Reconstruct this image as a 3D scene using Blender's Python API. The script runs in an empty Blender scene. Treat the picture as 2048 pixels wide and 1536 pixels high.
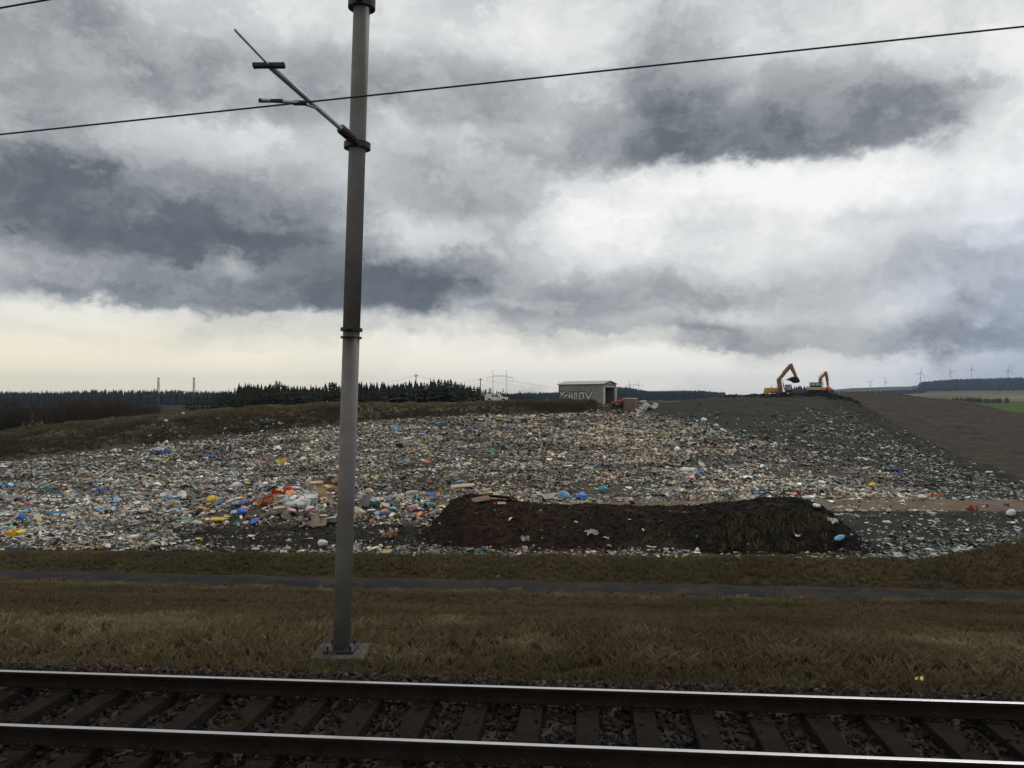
import bpy, bmesh, math, random
import numpy as np
from mathutils import Vector, Matrix, Euler

random.seed(7)
RNG = np.random.default_rng(11)
SC = bpy.context.scene
COL = SC.collection
R = math.radians

# ------------------------------------------------------------------ camera
# photograph: 2048 x 1536, focal length about 1660 px, horizon at row 795
F, CX, HY, CH = 1660.0, 1024.0, 795.0, 3.2      # CH = lens height above the rail heads (z = 0)
cam_d = bpy.data.cameras.new('camera')
cam = bpy.data.objects.new('camera', cam_d)
COL.objects.link(cam)
cam_d.sensor_width = 36.0
cam_d.lens = F / 2048 * 36
cam_d.shift_y = (HY - 768) / 2048
cam_d.clip_start = 0.1
cam_d.clip_end = 30000
cam.location = (0, 0, CH)
cam.rotation_euler = (R(90), 0, 0)
SC.camera = cam

# ------------------------------------------------------------------ world
SC.view_settings.view_transform = 'Standard'
SC.view_settings.look = 'None'
SC.view_settings.exposure = 0.0
SC.view_settings.gamma = 1.0
SC.view_settings.use_curve_mapping = False
SC.cycles.volume_bounces = 0
SC.cycles.max_bounces = 5

SUN_EL, SUN_AZ = 46.0, 35.0      # degrees; azimuth from +Y (view direction) towards +X


class NT:
    """tiny node helper"""
    def __init__(self, tree):
        self.t = tree

    def n(self, typ, **kw):
        nd = self.t.nodes.new(typ)
        for k, v in kw.items():
            setattr(nd, k, v)
        return nd

    def put(self, sock, val):
        if isinstance(val, bpy.types.NodeSocket):
            self.t.links.new(val, sock)
        else:
            sock.default_value = val

    def math(self, op, a, b=0.0, c=0.0, clamp=False):
        nd = self.n('ShaderNodeMath', operation=op, use_clamp=clamp)
        self.put(nd.inputs[0], a); self.put(nd.inputs[1], b); self.put(nd.inputs[2], c)
        return nd.outputs[0]

    def vmath(self, op, a, b=(0, 0, 0), out=0):
        nd = self.n('ShaderNodeVectorMath', operation=op)
        self.put(nd.inputs[0], a); self.put(nd.inputs[1], b)
        return nd.outputs[out]

    def noise(self, vec, scale, detail=4.0, rough=0.55, col=False):
        nd = self.n('ShaderNodeTexNoise')
        if vec is not None:
            self.put(nd.inputs['Vector'], vec)
        nd.inputs['Scale'].default_value = scale
        nd.inputs['Detail'].default_value = detail
        nd.inputs['Roughness'].default_value = rough
        return nd.outputs['Color' if col else 'Fac']

    def ramp(self, fac, stops, interp='LINEAR'):
        nd = self.n('ShaderNodeValToRGB')
        cr = nd.color_ramp
        cr.interpolation = interp
        while len(cr.elements) < len(stops):
            cr.elements.new(0.5)
        for e, (p, c) in zip(cr.elements, stops):
            e.position = p
            e.color = (c[0], c[1], c[2], 1) if isinstance(c, (tuple, list)) else (c, c, c, 1)
        self.put(nd.inputs[0], fac)
        return nd.outputs[0]

    def maprange(self, v, a, b, c=0.0, d=1.0, smooth=True):
        nd = self.n('ShaderNodeMapRange', interpolation_type='SMOOTHSTEP' if smooth else 'LINEAR')
        self.put(nd.inputs[0], v)
        for i, x in enumerate((a, b, c, d)):
            self.put(nd.inputs[i + 1], x)
        return nd.outputs[0]

    def mix(self, fac, a, b, mode='MIX'):
        nd = self.n('ShaderNodeMix', data_type='RGBA', blend_type=mode)
        self.put(nd.inputs[0], fac)
        self.put(nd.inputs[6], a if isinstance(a, bpy.types.NodeSocket) else (a[0], a[1], a[2], 1))
        self.put(nd.inputs[7], b if isinstance(b, bpy.types.NodeSocket) else (b[0], b[1], b[2], 1))
        return nd.outputs[2]


def build_world():
    w = bpy.data.worlds.new('World')
    SC.world = w
    w.use_nodes = True
    nt = w.node_tree
    nt.nodes.clear()
    h = NT(nt)
    tc = h.n('ShaderNodeTexCoord').outputs['Generated']
    sep = h.n('ShaderNodeSeparateXYZ')
    nt.links.new(tc, sep.inputs[0])
    x, y, z = sep.outputs
    az0 = h.math('ARCTAN2', x, y)
    el0 = h.math('ARCSINE', z)
    # warp of the cloud edges
    cmb = h.n('ShaderNodeCombineXYZ')
    h.put(cmb.inputs[0], az0); h.put(cmb.inputs[1], h.math('MULTIPLY', el0, 1.35)); h.put(cmb.inputs[2], h.math('MULTIPLY', y, 0.4))
    p = cmb.outputs[0]
    w1 = h.vmath('SUBTRACT', h.noise(p, 3.2, 2, 0.5, col=True), (0.5, 0.5, 0.5))
    w2 = h.vmath('SUBTRACT', h.noise(p, 11.0, 8, 0.66, col=True), (0.5, 0.5, 0.5))
    wv = h.vmath('ADD', h.vmath('MULTIPLY', w1, (0.16, 0.07, 0)), h.vmath('MULTIPLY', w2, (0.12, 0.075, 0)))
    sw = h.n('ShaderNodeSeparateXYZ'); nt.links.new(wv, sw.inputs[0])
    az = h.math('ADD', az0, sw.outputs[0])
    el = h.math('ADD', el0, sw.outputs[1])
    # general cloud cover, everywhere
    pc = h.n('ShaderNodeCombineXYZ')
    h.put(pc.inputs[0], h.math('MULTIPLY', az, 1.0)); h.put(pc.inputs[1], h.math('MULTIPLY', el, 1.75)); h.put(pc.inputs[2], h.math('MULTIPLY', y, 0.5))
    base = h.noise(pc.outputs[0], 2.6, 6, 0.55)
    fine = h.noise(pc.outputs[0], 9.0, 6, 0.6)
    L = h.math('ADD', 0.63, h.math('MULTIPLY', h.math('SUBTRACT', base, 0.5), 0.36))
    L = h.math('ADD', L, h.math('MULTIPLY', h.math('SUBTRACT', fine, 0.5), 0.34))
    # clouds where the photograph shows them: centre px, radii px, lift, inner edge
    blobs = [
        (250, 400, 560, 150, -0.42, 0.35), (70, 420, 330, 100, -0.10, 0.2), (60, 110, 340, 190, -0.30, 0.1),
        (560, 165, 300, 120, -0.30, 0.2), (480, 560, 560, 90, -0.38, 0.35), (930, 190, 180, 120, -0.30, 0.2),
        (930, 370, 200, 120, -0.24, 0.2), (840, 590, 440, 80, -0.24, 0.1), (1350, 130, 150, 130, -0.27, 0.25),
        (1600, 235, 370, 105, -0.35, 0.35), (1310, 285, 330, 85, -0.24, 0.2), (1800, 560, 400, 90, -0.15, 0.1),
        (1970, 655, 330, 60, -0.26, 0.2), (1300, 575, 280, 60, -0.17, 0.1), (1560, 665, 380, 44, -0.24, 0.1),
        (1150, 640, 280, 40, -0.17, 0.1), (30, 590, 180, 30, -0.15, 0.2), (380, 690, 280, 24, -0.13, 0.1),
        (1500, 425, 480, 115, 0.22, 0.1), (1740, 345, 380, 60, 0.13, 0.1), (2010, 250, 150, 190, 0.18, 0.1),
        (600, 728, 980, 58, 0.30, 0.3), (140, 628, 280, 34, 0.18, 0.1), (1300, 745, 560, 48, 0.26, 0.2),
        (520, 742, 150, 34, 0.10, 0.4), (800, 30, 560, 75, 0.12, 0.0), (1150, 470, 180, 100, 0.12, 0.0),
        (440, 520, 70, 40, 0.17, 0.0), (330, 290, 400, 50, 0.08, 0.0), (1850, 70, 320, 90, 0.14, 0.0),
        (1400, 425, 90, 40, -0.10, 0.1), (1780, 600, 120, 40, 0.12, 0.1),
    ]
    for (px, py, rx, ry, amp, inner) in blobs:
        t = (px - CX) / F
        a0 = math.atan(t)
        e0 = math.atan((HY - py) / F * math.cos(a0))
        ra, re = rx / F * math.cos(a0) ** 2, ry / F
        da = h.math('DIVIDE', h.math('SUBTRACT', az, a0), ra)
        de = h.math('DIVIDE', h.math('SUBTRACT', el, e0), re)
        # cumulus: a flatter, crisper base than crown
        if amp < -0.12:
            de = h.math('MULTIPLY', h.math('ADD', de, 0.18), h.maprange(h.math('ADD', de, 0.18), -0.35, 0.35, 1.9, 0.85))
        r2 = h.math('ADD', h.math('MULTIPLY', da, da), h.math('MULTIPLY', de, de))
        m = h.maprange(r2, inner * inner, 1.25, amp, 0.0)
        L = h.math('ADD', L, m)
    L = h.math('SMOOTH_MAX', L, 0.10, 0.22)
    puff = h.noise(pc.outputs[0], 6.5, 8, 0.62)
    L = h.math('ADD', L, h.math('MULTIPLY', h.math('SUBTRACT', puff, 0.5), 0.20))
    for sc_, am_ in ((5.5, 0.20), (12.0, 0.13), (26.0, 0.06)):
        vo = h.n('ShaderNodeTexVoronoi', feature='SMOOTH_F1', voronoi_dimensions='2D')
        h.put(vo.inputs['Vector'], h.vmath('ADD', pc.outputs[0], h.vmath('MULTIPLY', w2, (0.25, 0.25, 0.25))))
        vo.inputs['Scale'].default_value = sc_; vo.inputs['Smoothness'].default_value = 0.55
        lump = h.math('SUBTRACT', 0.42, vo.outputs['Distance'])
        L = h.math('ADD', L, h.math('MULTIPLY', lump, am_))
    colr = h.ramp(L, [(0.0, (0.082, 0.093, 0.105)), (0.13, (0.125, 0.140, 0.155)), (0.30, (0.285, 0.302, 0.318)),
                      (0.52, (0.515, 0.532, 0.540)), (0.75, (0.77, 0.78, 0.775)), (1.0, (0.99, 0.985, 0.955))])
    # thinner, warmer cloud towards the horizon on the sunny side, bluer to the east
    warm = h.maprange(el0, 0.025, 0.13, 1.0, 0.0)
    side = h.maprange(az0, -0.9, 0.75, 1.0, 0.0)
    wf = h.math('MULTIPLY', h.math('MULTIPLY', warm, side), h.maprange(L, 0.32, 0.66))
    colr = h.mix(wf, colr, (1.13, 1.01, 0.71), 'MIX')
    bl = h.math('MULTIPLY', h.maprange(az0, 0.32, 0.62), h.maprange(el0, 0.30, 0.03))
    colr = h.mix(h.math('MULTIPLY', bl, 0.7), colr, (0.80, 0.92, 1.22), 'MULTIPLY')
    # below the horizon
    dn = h.maprange(el0, -0.05, -0.002, 1.0, 0.0)
    colr = h.mix(dn, colr, (0.20, 0.20, 0.19))
    sky = h.n('ShaderNodeTexSky', sky_type='NISHITA')
    sky.sun_disc = False
    sky.sun_elevation = R(SUN_EL)
    sky.sun_rotation = R(SUN_AZ)
    bg1 = h.n('ShaderNodeBackground'); nt.links.new(sky.outputs[0], bg1.inputs[0]); bg1.inputs[1].default_value = 0.10
    bg2 = h.n('ShaderNodeBackground'); nt.links.new(colr, bg2.inputs[0]); bg2.inputs[1].default_value = 1.0
    mx = h.n('ShaderNodeMixShader'); mx.inputs[0].default_value = 0.96
    nt.links.new(bg1.outputs[0], mx.inputs[1]); nt.links.new(bg2.outputs[0], mx.inputs[2])
    out = h.n('ShaderNodeOutputWorld')
    nt.links.new(mx.outputs[0], out.inputs[0])
    w.cycles.sampling_method = 'MANUAL'
    w.cycles.sample_map_resolution = 512


build_world()
sun_d = bpy.data.lights.new('sun', 'SUN')
sun_d.energy = 1.1
sun_d.angle = R(18)
sun_d.color = (1.0, 0.95, 0.88)
sun = bpy.data.objects.new('sun', sun_d)
COL.objects.link(sun)
_sd = Vector((math.sin(R(SUN_AZ)) * math.cos(R(SUN_EL)), math.cos(R(SUN_AZ)) * math.cos(R(SUN_EL)), math.sin(R(SUN_EL))))
sun.rotation_euler = _sd.to_track_quat('Z', 'Y').to_euler()
sun.location = (0, 0, 200)

# ------------------------------------------------------------------ noise in numpy
def _hash(ix, iy, seed):
    n = (ix.astype(np.int64) * 374761393 + iy.astype(np.int64) * 668265263 + seed * 1442695041) & 0x7fffffff
    n = ((n ^ (n >> 13)) * 1274126177) & 0x7fffffff
    n = n ^ (n >> 16)
    return (n & 0xffff) / 65535.0


def vnoise(x, y, seed=0):
    x = np.asarray(x, float); y = np.asarray(y, float)
    ix = np.floor(x); iy = np.floor(y)
    fx = x - ix; fy = y - iy
    fx = fx * fx * (3 - 2 * fx); fy = fy * fy * (3 - 2 * fy)
    a = _hash(ix, iy, seed); b = _hash(ix + 1, iy, seed); c = _hash(ix, iy + 1, seed); d = _hash(ix + 1, iy + 1, seed)
    return a + (b - a) * fx + (c - a) * fy + (a - b - c + d) * fx * fy


def fbm(x, y, seed=0, octv=4, rough=0.5):
    s = 0; a = 1.0; tot = 0
    for o in range(octv):
        s = s + a * vnoise(x * 2 ** o + 17.3 * o, y * 2 ** o - 9.1 * o, seed + o)
        tot += a; a *= rough
    return s / tot


def sstep(a, b, x):
    t = np.clip((x - a) / (b - a), 0, 1)
    return t * t * (3 - 2 * t)

# ------------------------------------------------------------------ terrain function
TA = 0.091                                   # tan of the angle between track and picture plane
CA = 1 / math.sqrt(1 + TA * TA)


def zpx(py, Y):
    return CH - (py - HY) / F * Y


# columns of the landfill: column px, then stations (distance, row px or height)
def _c(x, f44, f62, f72, mid, edge, crest, dip, sky, b230, b430):
    st = [(30, f44), (44, f44), (62, f62), (72, f72)]
    for Y, p in (mid, edge, crest, dip, sky):
        st.append((Y, zpx(p, Y) if abs(p) > 100 else p))
    st += [(230, b230), (430, b430)]
    return x, st


COLS = [
    _c(-1400, -5.2, -5.4, -5.5, (92, -5.6), (104, -5.6), (128, -4.0), (140, -4.6), (160, -6), -9, -9),
    _c(-500, -5.2, -5.3, -5.4, (92, -5.5), (105, -5.5), (128, -3.2), (140, -3.8), (160, -6), -9, -9),
    _c(0, -5.2, -5.2, -5.3, (92, -5.4), (108, 928), (130, 866), (142, -3.2), (160, -6), -9, -9),
    _c(200, -5.15, -5.2, -5.25, (95, -5.2), (112, 904), (133, 841), (145, -1.2), (165, -5), -9, -9),
    _c(330, -5.1, -5.15, -5.2, (98, -5.1), (116, 890), (135, 830), (148, -0.2), (168, -4), -9, -9),
    _c(460, -5.1, -5.1, -5.2, (106, -4.75), (120, 876), (137, 819), (150, 0.8), (170, -3), -9, -9),
    _c(640, -5.1, -5.1, -5.1, (102, -3.8), (128, 855), (141, 810), (154, 1.7), (172, -1), -8, -9),
    _c(850, -5.15, -5.0, -5.1, (105, -2.8), (142, 837), (152, 808), (164, 2.0), (180, 0.5), -8, -9),
    _c(1000, -5.15, -4.95, -4.95, (108, -2.3), (150, 830), (158, 805), (168, 2.3), (182, 1.2), -8, -9),
    _c(1120, -5.2, -4.9, -4.9, (108, -2.3), (151, 828), (158, 803), (172, 2.4), (184, 1.5), -8, -9),
    _c(1250, -5.2, -4.85, -4.9, (108, -2.4), (150, 824), (156, 803), (172, 2.4), (184, 1.5), -8, -9),
    _c(1340, -5.25, -4.75, -4.85, (108, -2.1), (146, 822), (158, 806), (170, 1.8), (184, 0.5), -8, -9),
    _c(1440, -5.3, -4.7, -4.8, (108, -1.2), (142, 803), (155, 792), (168, 3.2), (184, 2.5), -8, -9),
    _c(1530, -5.3, -4.65, -4.75, (108, -0.9), (142, 800), (153, 789), (160, 2.75), (184, 3.0), -7, -9),
    _c(1640, -5.3, -4.65, -4.75, (108, -1.0), (142, 800), (152, 787), (164, 3.9), (186, 3.95), -6, -8),
    _c(1700, -5.3, -4.65, -4.75, (108, -1.5), (132, 815), (145, 797), (150, 2.85), (186, 787), -4, -7),
    _c(1800, -5.35, -4.65, -4.8, (96, -3.1), (108, 873), (118, 857), (122, -1.35), (180, 789), -2, -6),
    _c(1920, -5.35, -4.65, -4.85, (84, -4.4), (90, 927), (96, 915), (100, -3.9), (168, 801), -2, -5.5),
    _c(2048, -5.35, -4.65, -4.9, (75, -4.95), (78, 967), (80, 959), (84, -4.9), (152, 828), -3, -5.5),
    _c(2300, -5.35, -4.7, -4.9, (73, -5.0), (74, -4.9), (76, -4.8), (80, -4.9), (140, -3), -4, -5.5),
    _c(3200, -5.3, -4.8, -4.9, (73, -5.0), (74, -4.9), (76, -4.9), (80, -5), (140, -5), -5, -5.5),
]
_cx = np.array([c[0] for c in COLS], float)
_cY = np.array([[s[0] for s in c[1]] for c in COLS])
_cZ = np.array([[s[1] for s in c[1]] for c in COLS])

# far country: column px -> ground height at each distance
FARY = np.array([430, 800, 1300, 1900, 2600, 3400, 4600, 6000, 9500], float)
FARC = [
    (-1400, [-9, -9, -8, 0, 4, 4, 4, 4, 4]),
    (0, [-9, -9, -7, -1, 2, 4, 4, 4, 4]),
    (430, [-9, -9, -7, -1, 2, 2, 2, 2, 2]),
    (800, [-9, -9, -8, -5, -2, 0, 0, 0, 0]),
    (1000, [-9, -9, -8, -5, -6, -4, 0, 0, 0]),
    (1045, [-9, -9, -8, -2, 3, 2, 0, 0, 0]),
    (1090, [-9, -9, -8, -2, 5, 2, 0, 0, 0]),
    (1150, [-9, -9, -8, -2, 3, 0, 0, 0, 0]),
    (1220, [-9, -9, -8, 2, 24, 24, 10, 8, 6]),
    (1260, [-9, -9, -8, 2, 17, 18, 10, 8, 6]),
    (1295, [-9, -9, -8, 0, 5, 12, 22, 20, 16]),
    (1400, [-9, -9, -8, 0, 6, 8, 16, 14, 10]),
    (1440, [-9, -9, -8, -4, 0, 4, 6, 6, 6]),
    (1560, [-9, -9, -8, 2, 6, 8, 8, 8, 8]),
    (1600, [-9, -9, -8, 4, 16, 14, 20, 40, 30]),
    (1700, [-8, -8, -7, -4, 4, 12, 36, 70, 60]),
    (1820, [-7, -7, -6, -4, 6, 20, 60, 86, 80]),
    (1850, [-6, -6, -6, -4, 8, 22, 74, 96, 90]),
    (1920, [-5.5, -5.5, -5.5, -3, 9, 22, 88, 110, 100]),
    (2048, [-5.5, -5.5, -5.5, -2, 10, 24, 98, 118, 110]),
    (2400, [-5.5, -5.5, -5.5, 0, 12, 26, 104, 120, 110]),
    (3200, [-5.5, -5.5, -5.5, 0, 12, 26, 100, 110, 100]),
]
_fx = np.array([c[0] for c in FARC], float)
_fZ = np.array([c[1] for c in FARC], float)

VN = np.array([-60, 2.0, 4.4, 5.6, 6.6, 10.15, 10.75, 11.5, 12.8, 15.5, 20.0, 26.0, 32.5, 33.5, 36.2, 36.6, 37.0, 39.4, 41.6, 44])
ZN = np.array([-.9, -.9, -.5, -.36, -.29, -.29, -.62, -.72, -.78, -1.15, -2.1, -3.4, -4.62, -4.80, -4.80, -5.02, -4.95, -4.3, -5.2, -5.25])


def piecewise(Yk, Zk, Y):
    z = np.array(Zk[..., 0])
    for k in range(Yk.shape[-1] - 1):
        y0, y1, z0, z1 = Yk[..., k], Yk[..., k + 1], Zk[..., k], Zk[..., k + 1]
        f = np.clip((Y - y0) / np.maximum(y1 - y0, 1e-3), 0, 1)
        z = np.where(Y >= y0, z0 + (z1 - z0) * f, z)
    return z


def height(X, Y, detail=True):
    X = np.atleast_1d(np.asarray(X, float)); Y = np.atleast_1d(np.asarray(Y, float))
    X, Y = np.broadcast_arrays(X, Y)
    v = (Y + TA * X) * CA
    Ys = np.maximum(Y, 5.0)
    x = CX + F * X / Ys
    # near: railway, verge, road, berm
    zn = np.interp(v, VN, ZN)
    crest = np.interp(x, [-2000, 0, 700, 1400, 1750, 1880, 1960, 2048, 2300, 3000],
                      [1104, 1107, 1110, 1115, 1122, 1118, 1102, 1078, 1040, 1040])
    cz = zpx(crest, Y)
    lift = np.clip(cz + 4.3, -0.6, 1.6)
    zn = zn + lift * np.clip(1 - np.abs(v - 39.4) / 2.6, 0, 1)
    # landfill
    Yk = np.stack([np.interp(x, _cx, _cY[:, k]) for k in range(_cY.shape[1])], -1)
    Zk = np.stack([np.interp(x, _cx, _cZ[:, k]) for k in range(_cZ.shape[1])], -1)
    zl = piecewise(Yk, Zk, Y)
    # hollow between berm and dirt road
    # heap of fresh rubbish
    hp = np.exp(-((x - 640) / 260) ** 2) * np.exp(-((Y - 60) / 6.0) ** 2)
    zl = zl + 1.2 * hp
    zfar = np.zeros_like(Y)
    fz = np.stack([np.interp(x, _fx, _fZ[:, k]) for k in range(len(FARY))], -1)
    zfar = piecewise(np.broadcast_to(FARY, fz.shape), fz, Y)
    w1 = sstep(42.0, 44.5, v)
    z = zn * (1 - w1) + zl * w1
    z = np.where(Y > 430, zfar, z)
    if detail:
        a = sstep(11.3, 14, v) * (1 - sstep(31.5, 33, v))
        z = z + a * (0.22 * (fbm(X / 3.1, Y / 3.1, 3) - 0.5) + 0.35 * (fbm(X / 9, Y / 9, 5, 2) - 0.5))
        b = sstep(36.6, 38, v) * (1 - sstep(40, 42, v))
        z = z + b * 0.22 * (fbm(X / 2.3, Y / 2.3, 8) - 0.5)
        c = sstep(43, 47, v) * (1 - sstep(200, 260, Y))
        road = sstep(56.8, 58.2, Y) * (1 - sstep(64.2, 66, Y)) * sstep(1120, 1220, x)
        z = z + c * (1 - road) * (0.5 * (fbm(X / 6.0, Y / 6.0, 21) - 0.5) + 0.50 * (fbm(X / 1.7, Y / 1.7, 31, 3) - 0.5))
        d = sstep(500, 900, Y)
        z = z + d * (6 + 10 * sstep(1700, 2400, Y)) * (fbm(X / 300, Y / 420, 51, 3) - 0.5)
    return z


def hz(X, Y):
    return float(height(X, Y)[0])


_YS = np.concatenate([np.arange(10, 60, 0.1), np.arange(60, 240, 0.25)])


def hit(px, py, y0=42.0):
    """first point of the ground along the ray through a pixel of the photograph"""
    t = (px - CX) / F
    Ys = _YS[_YS >= y0]
    zt = height(t * Ys, Ys)
    zr = CH - (py - HY) / F * Ys
    k = np.argmax(zt >= zr) if np.any(zt >= zr) else len(Ys) - 1
    Y = float(Ys[k])
    return Vector((t * Y, Y, float(zt[k])))


def ver(px, Y):
    return Vector(((px - CX) / F * Y, Y, hz((px - CX) / F * Y, Y)))

# ------------------------------------------------------------------ mesh helpers
def mesh_np(name, verts, tris, cols=None, smooth=False, quads=None):
    me = bpy.data.meshes.new(name)
    verts = np.asarray(verts, np.float32)
    me.vertices.add(len(verts))
    me.vertices.foreach_set('co', verts.ravel())
    idx, st, tot = [], [], []
    n = 0
    for arr, k in ((tris, 3), (quads, 4)):
        if arr is None or len(arr) == 0:
            continue
        arr = np.asarray(arr, np.int32)
        idx.append(arr.ravel()); st.append(n + np.arange(len(arr)) * k); tot.append(np.full(len(arr), k)); n += arr.size
    idx = np.concatenate(idx); st = np.concatenate(st); tot = np.concatenate(tot)
    me.loops.add(len(idx)); me.loops.foreach_set('vertex_index', idx.astype(np.int32))
    me.polygons.add(len(st))
    me.polygons.foreach_set('loop_start', st.astype(np.int32))
    me.polygons.foreach_set('loop_total', tot.astype(np.int32))
    me.polygons.foreach_set('use_smooth', np.full(len(st), smooth))
    if cols is not None:
        ca = me.color_attributes.new('col', 'FLOAT_COLOR', 'POINT')
        c4 = np.ones((len(verts), 4), np.float32); c4[:, :3] = cols
        ca.data.foreach_set('color', c4.ravel())
    me.update(calc_edges=True)
    me.validate()
    return me


def link(name, me, mat=None, parent=None, loc=None, rot=None):
    o = bpy.data.objects.new(name, me)
    COL.objects.link(o)
    if mat is not None and me is not None:
        if len(me.materials) == 0:
            me.materials.append(mat)
        elif me.materials[0] != mat:
            o.material_slots[0].link = 'OBJECT'; o.material_slots[0].material = mat
    if parent is not None:
        o.parent = parent
    if loc is not None:
        o.location = loc
    if rot is not None:
        o.rotation_euler = rot
    return o


def tag(o, label=None, cat=None, group=None, kind=None):
    if label: o['label'] = label
    if cat: o['category'] = cat
    if group: o['group'] = group
    if kind: o['kind'] = kind
    return o


def empty(name, loc, rz=0.0):
    o = bpy.data.objects.new(name, None)
    COL.objects.link(o)
    o.location = loc
    o.rotation_euler = (0, 0, rz)
    o.empty_display_size = 0.2
    return o


def copy_tree(o, parent=None):
    c = o.copy()
    COL.objects.link(c)
    c.parent = parent
    for ch in o.children:
        copy_tree(ch, c)
    return c


class MB:
    """collects shapes, then links them as one mesh object"""
    def __init__(self):
        self.bm = bmesh.new()

    def box(self, c, s, rot=None, bevel=0.0, taper=None):
        r = bmesh.ops.create_cube(self.bm, size=1.0)
        vs = r['verts']
        for v in vs:
            k = 1.0
            if taper and v.co.z > 0:
                v.co.x *= taper[0]; v.co.y *= taper[1]
            v.co = Vector((v.co.x * s[0], v.co.y * s[1], v.co.z * s[2]))
        if bevel > 0:
            es = list({e for v in vs for e in v.link_edges})
            rb = bmesh.ops.bevel(self.bm, geom=es, offset=bevel, segments=2, profile=0.6, affect='EDGES')
            vs = list({v for f in rb['faces'] for v in f.verts} | {v for v in vs if v.is_valid})
        m = Matrix.Translation(Vector(c))
        if rot is not None:
            m = m @ Euler(rot).to_matrix().to_4x4()
        bmesh.ops.transform(self.bm, matrix=m, verts=vs)
        return self

    def bar(self, a, b, r0, r1=None, seg=8, caps=True):
        a = Vector(a); b = Vector(b)
        d = b - a
        r1 = r0 if r1 is None else r1
        m = Matrix.Translation((a + b) / 2) @ d.to_track_quat('Z', 'Y').to_matrix().to_4x4()
        bmesh.ops.create_cone(self.bm, cap_ends=caps, segments=seg, radius1=r0, radius2=r1, depth=d.length, matrix=m)
        return self

    def beam(self, a, b, w, hgt, w1=None, h1=None):
        """rectangular beam from a to b; w across (y), h in the plane"""
        a = Vector(a); b = Vector(b)
        d = (b - a)
        L = d.length
        xa = d.normalized()
        ya = Vector((0, 1, 0)) if abs(xa.y) < 0.9 else Vector((1, 0, 0))
        za = xa.cross(ya).normalized(); ya = za.cross(xa).normalized()
        w1 = w if w1 is None else w1; h1 = hgt if h1 is None else h1
        vs = []
        for p, ww, hh in ((a, w, hgt), (b, w1, h1)):
            for sy, sz in ((-1, -1), (1, -1), (1, 1), (-1, 1)):
                vs.append(self.bm.verts.new(p + ya * sy * ww / 2 + za * sz * hh / 2))
        for f in ((3, 2, 1, 0), (4, 5, 6, 7), (0, 1, 5, 4), (1, 2, 6, 5), (2, 3, 7, 6), (3, 0, 4, 7)):
            self.bm.faces.new([vs[i] for i in f])
        return self

    def prism(self, pts, y0, y1):
        """outline in x,z extruded along y"""
        a = [self.bm.verts.new((p[0], y0, p[1])) for p in pts]
        b = [self.bm.verts.new((p[0], y1, p[1])) for p in pts]
        n = len(pts)
        self.bm.faces.new(a); self.bm.faces.new(b[::-1])
        for i in range(n):
            self.bm.faces.new((a[(i + 1) % n], a[i], b[i], b[(i + 1) % n]))
        return self

    def quad(self, *p):
        self.bm.faces.new([self.bm.verts.new(q) for q in p])
        return self

    def mesh(self, name, smooth=False):
        bmesh.ops.recalc_face_normals(self.bm, faces=self.bm.faces)
        me = bpy.data.meshes.new(name)
        self.bm.to_mesh(me)
        self.bm.free()
        if smooth:
            for p in me.polygons: p.use_smooth = True
        return me

    def build(self, name, mat, parent=None, loc=None, rot=None, smooth=False):
        return link(name, self.mesh(name, smooth), mat, parent, loc, rot)

# ------------------------------------------------------------------ materials
MATS = {}


def material(name, color=(0.5, 0.5, 0.5), rough=0.8, metal=0.0, var=0.25, scale=6.0, attr=False, bump=0.0, bscale=None, spec=0.3, dirt=None, dscale=1.5, coords='Object'):
    if name in MATS:
        return MATS[name]
    m = bpy.data.materials.new(name)
    m.use_nodes = True
    nt = m.node_tree
    nt.nodes.clear()
    h = NT(nt)
    tc = h.n('ShaderNodeTexCoord').outputs[coords]
    if attr:
        a = h.n('ShaderNodeAttribute'); a.attribute_name = 'col'
        c = a.outputs['Color']
    else:
        c = h.n('ShaderNodeRGB'); c.outputs[0].default_value = (*color, 1); c = c.outputs[0]
    nz = h.noise(tc, scale, 5, 0.6)
    k = h.maprange(nz, 0.25, 0.75, 1 - var, 1 + var, smooth=False)
    cc = h.n('ShaderNodeCombineXYZ')
    for i in range(3): h.put(cc.inputs[i], k)
    c = h.mix(1.0, c, cc.outputs[0], 'MULTIPLY')
    if dirt:
        c = h.mix(h.math('MULTIPLY', h.maprange(h.noise(tc, dscale, 6, 0.65), 0.42, 0.68), 0.75), c, dirt)
    b = h.n('ShaderNodeBsdfPrincipled')
    nt.links.new(c, b.inputs['Base Color'])
    b.inputs['Roughness'].default_value = rough
    b.inputs['Metallic'].default_value = metal
    b.inputs['Specular IOR Level'].default_value = spec
    if bump > 0:
        bp = h.n('ShaderNodeBump'); bp.inputs['Strength'].default_value = 1.0; bp.inputs['Distance'].default_value = bump
        nt.links.new(h.noise(tc, bscale or scale * 3, 6, 0.65), bp.inputs['Height'])
        nt.links.new(bp.outputs[0], b.inputs['Normal'])
    o = h.n('ShaderNodeOutputMaterial')
    nt.links.new(b.outputs[0], o.inputs[0])
    MATS[name] = m
    return m


M_GROUND = material('ground_soil', attr=True, rough=1.0, var=0.22, scale=0.9, bump=0.05, bscale=5, spec=0.02)
M_FAR = material('far_land', attr=True, rough=1.0, var=0.2, scale=0.004, spec=0.0)
M_FIELD = material('landfill_soil', attr=True, rough=0.95, var=0.5, scale=0.7, bump=0.12, bscale=2.2, spec=0.1)

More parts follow.
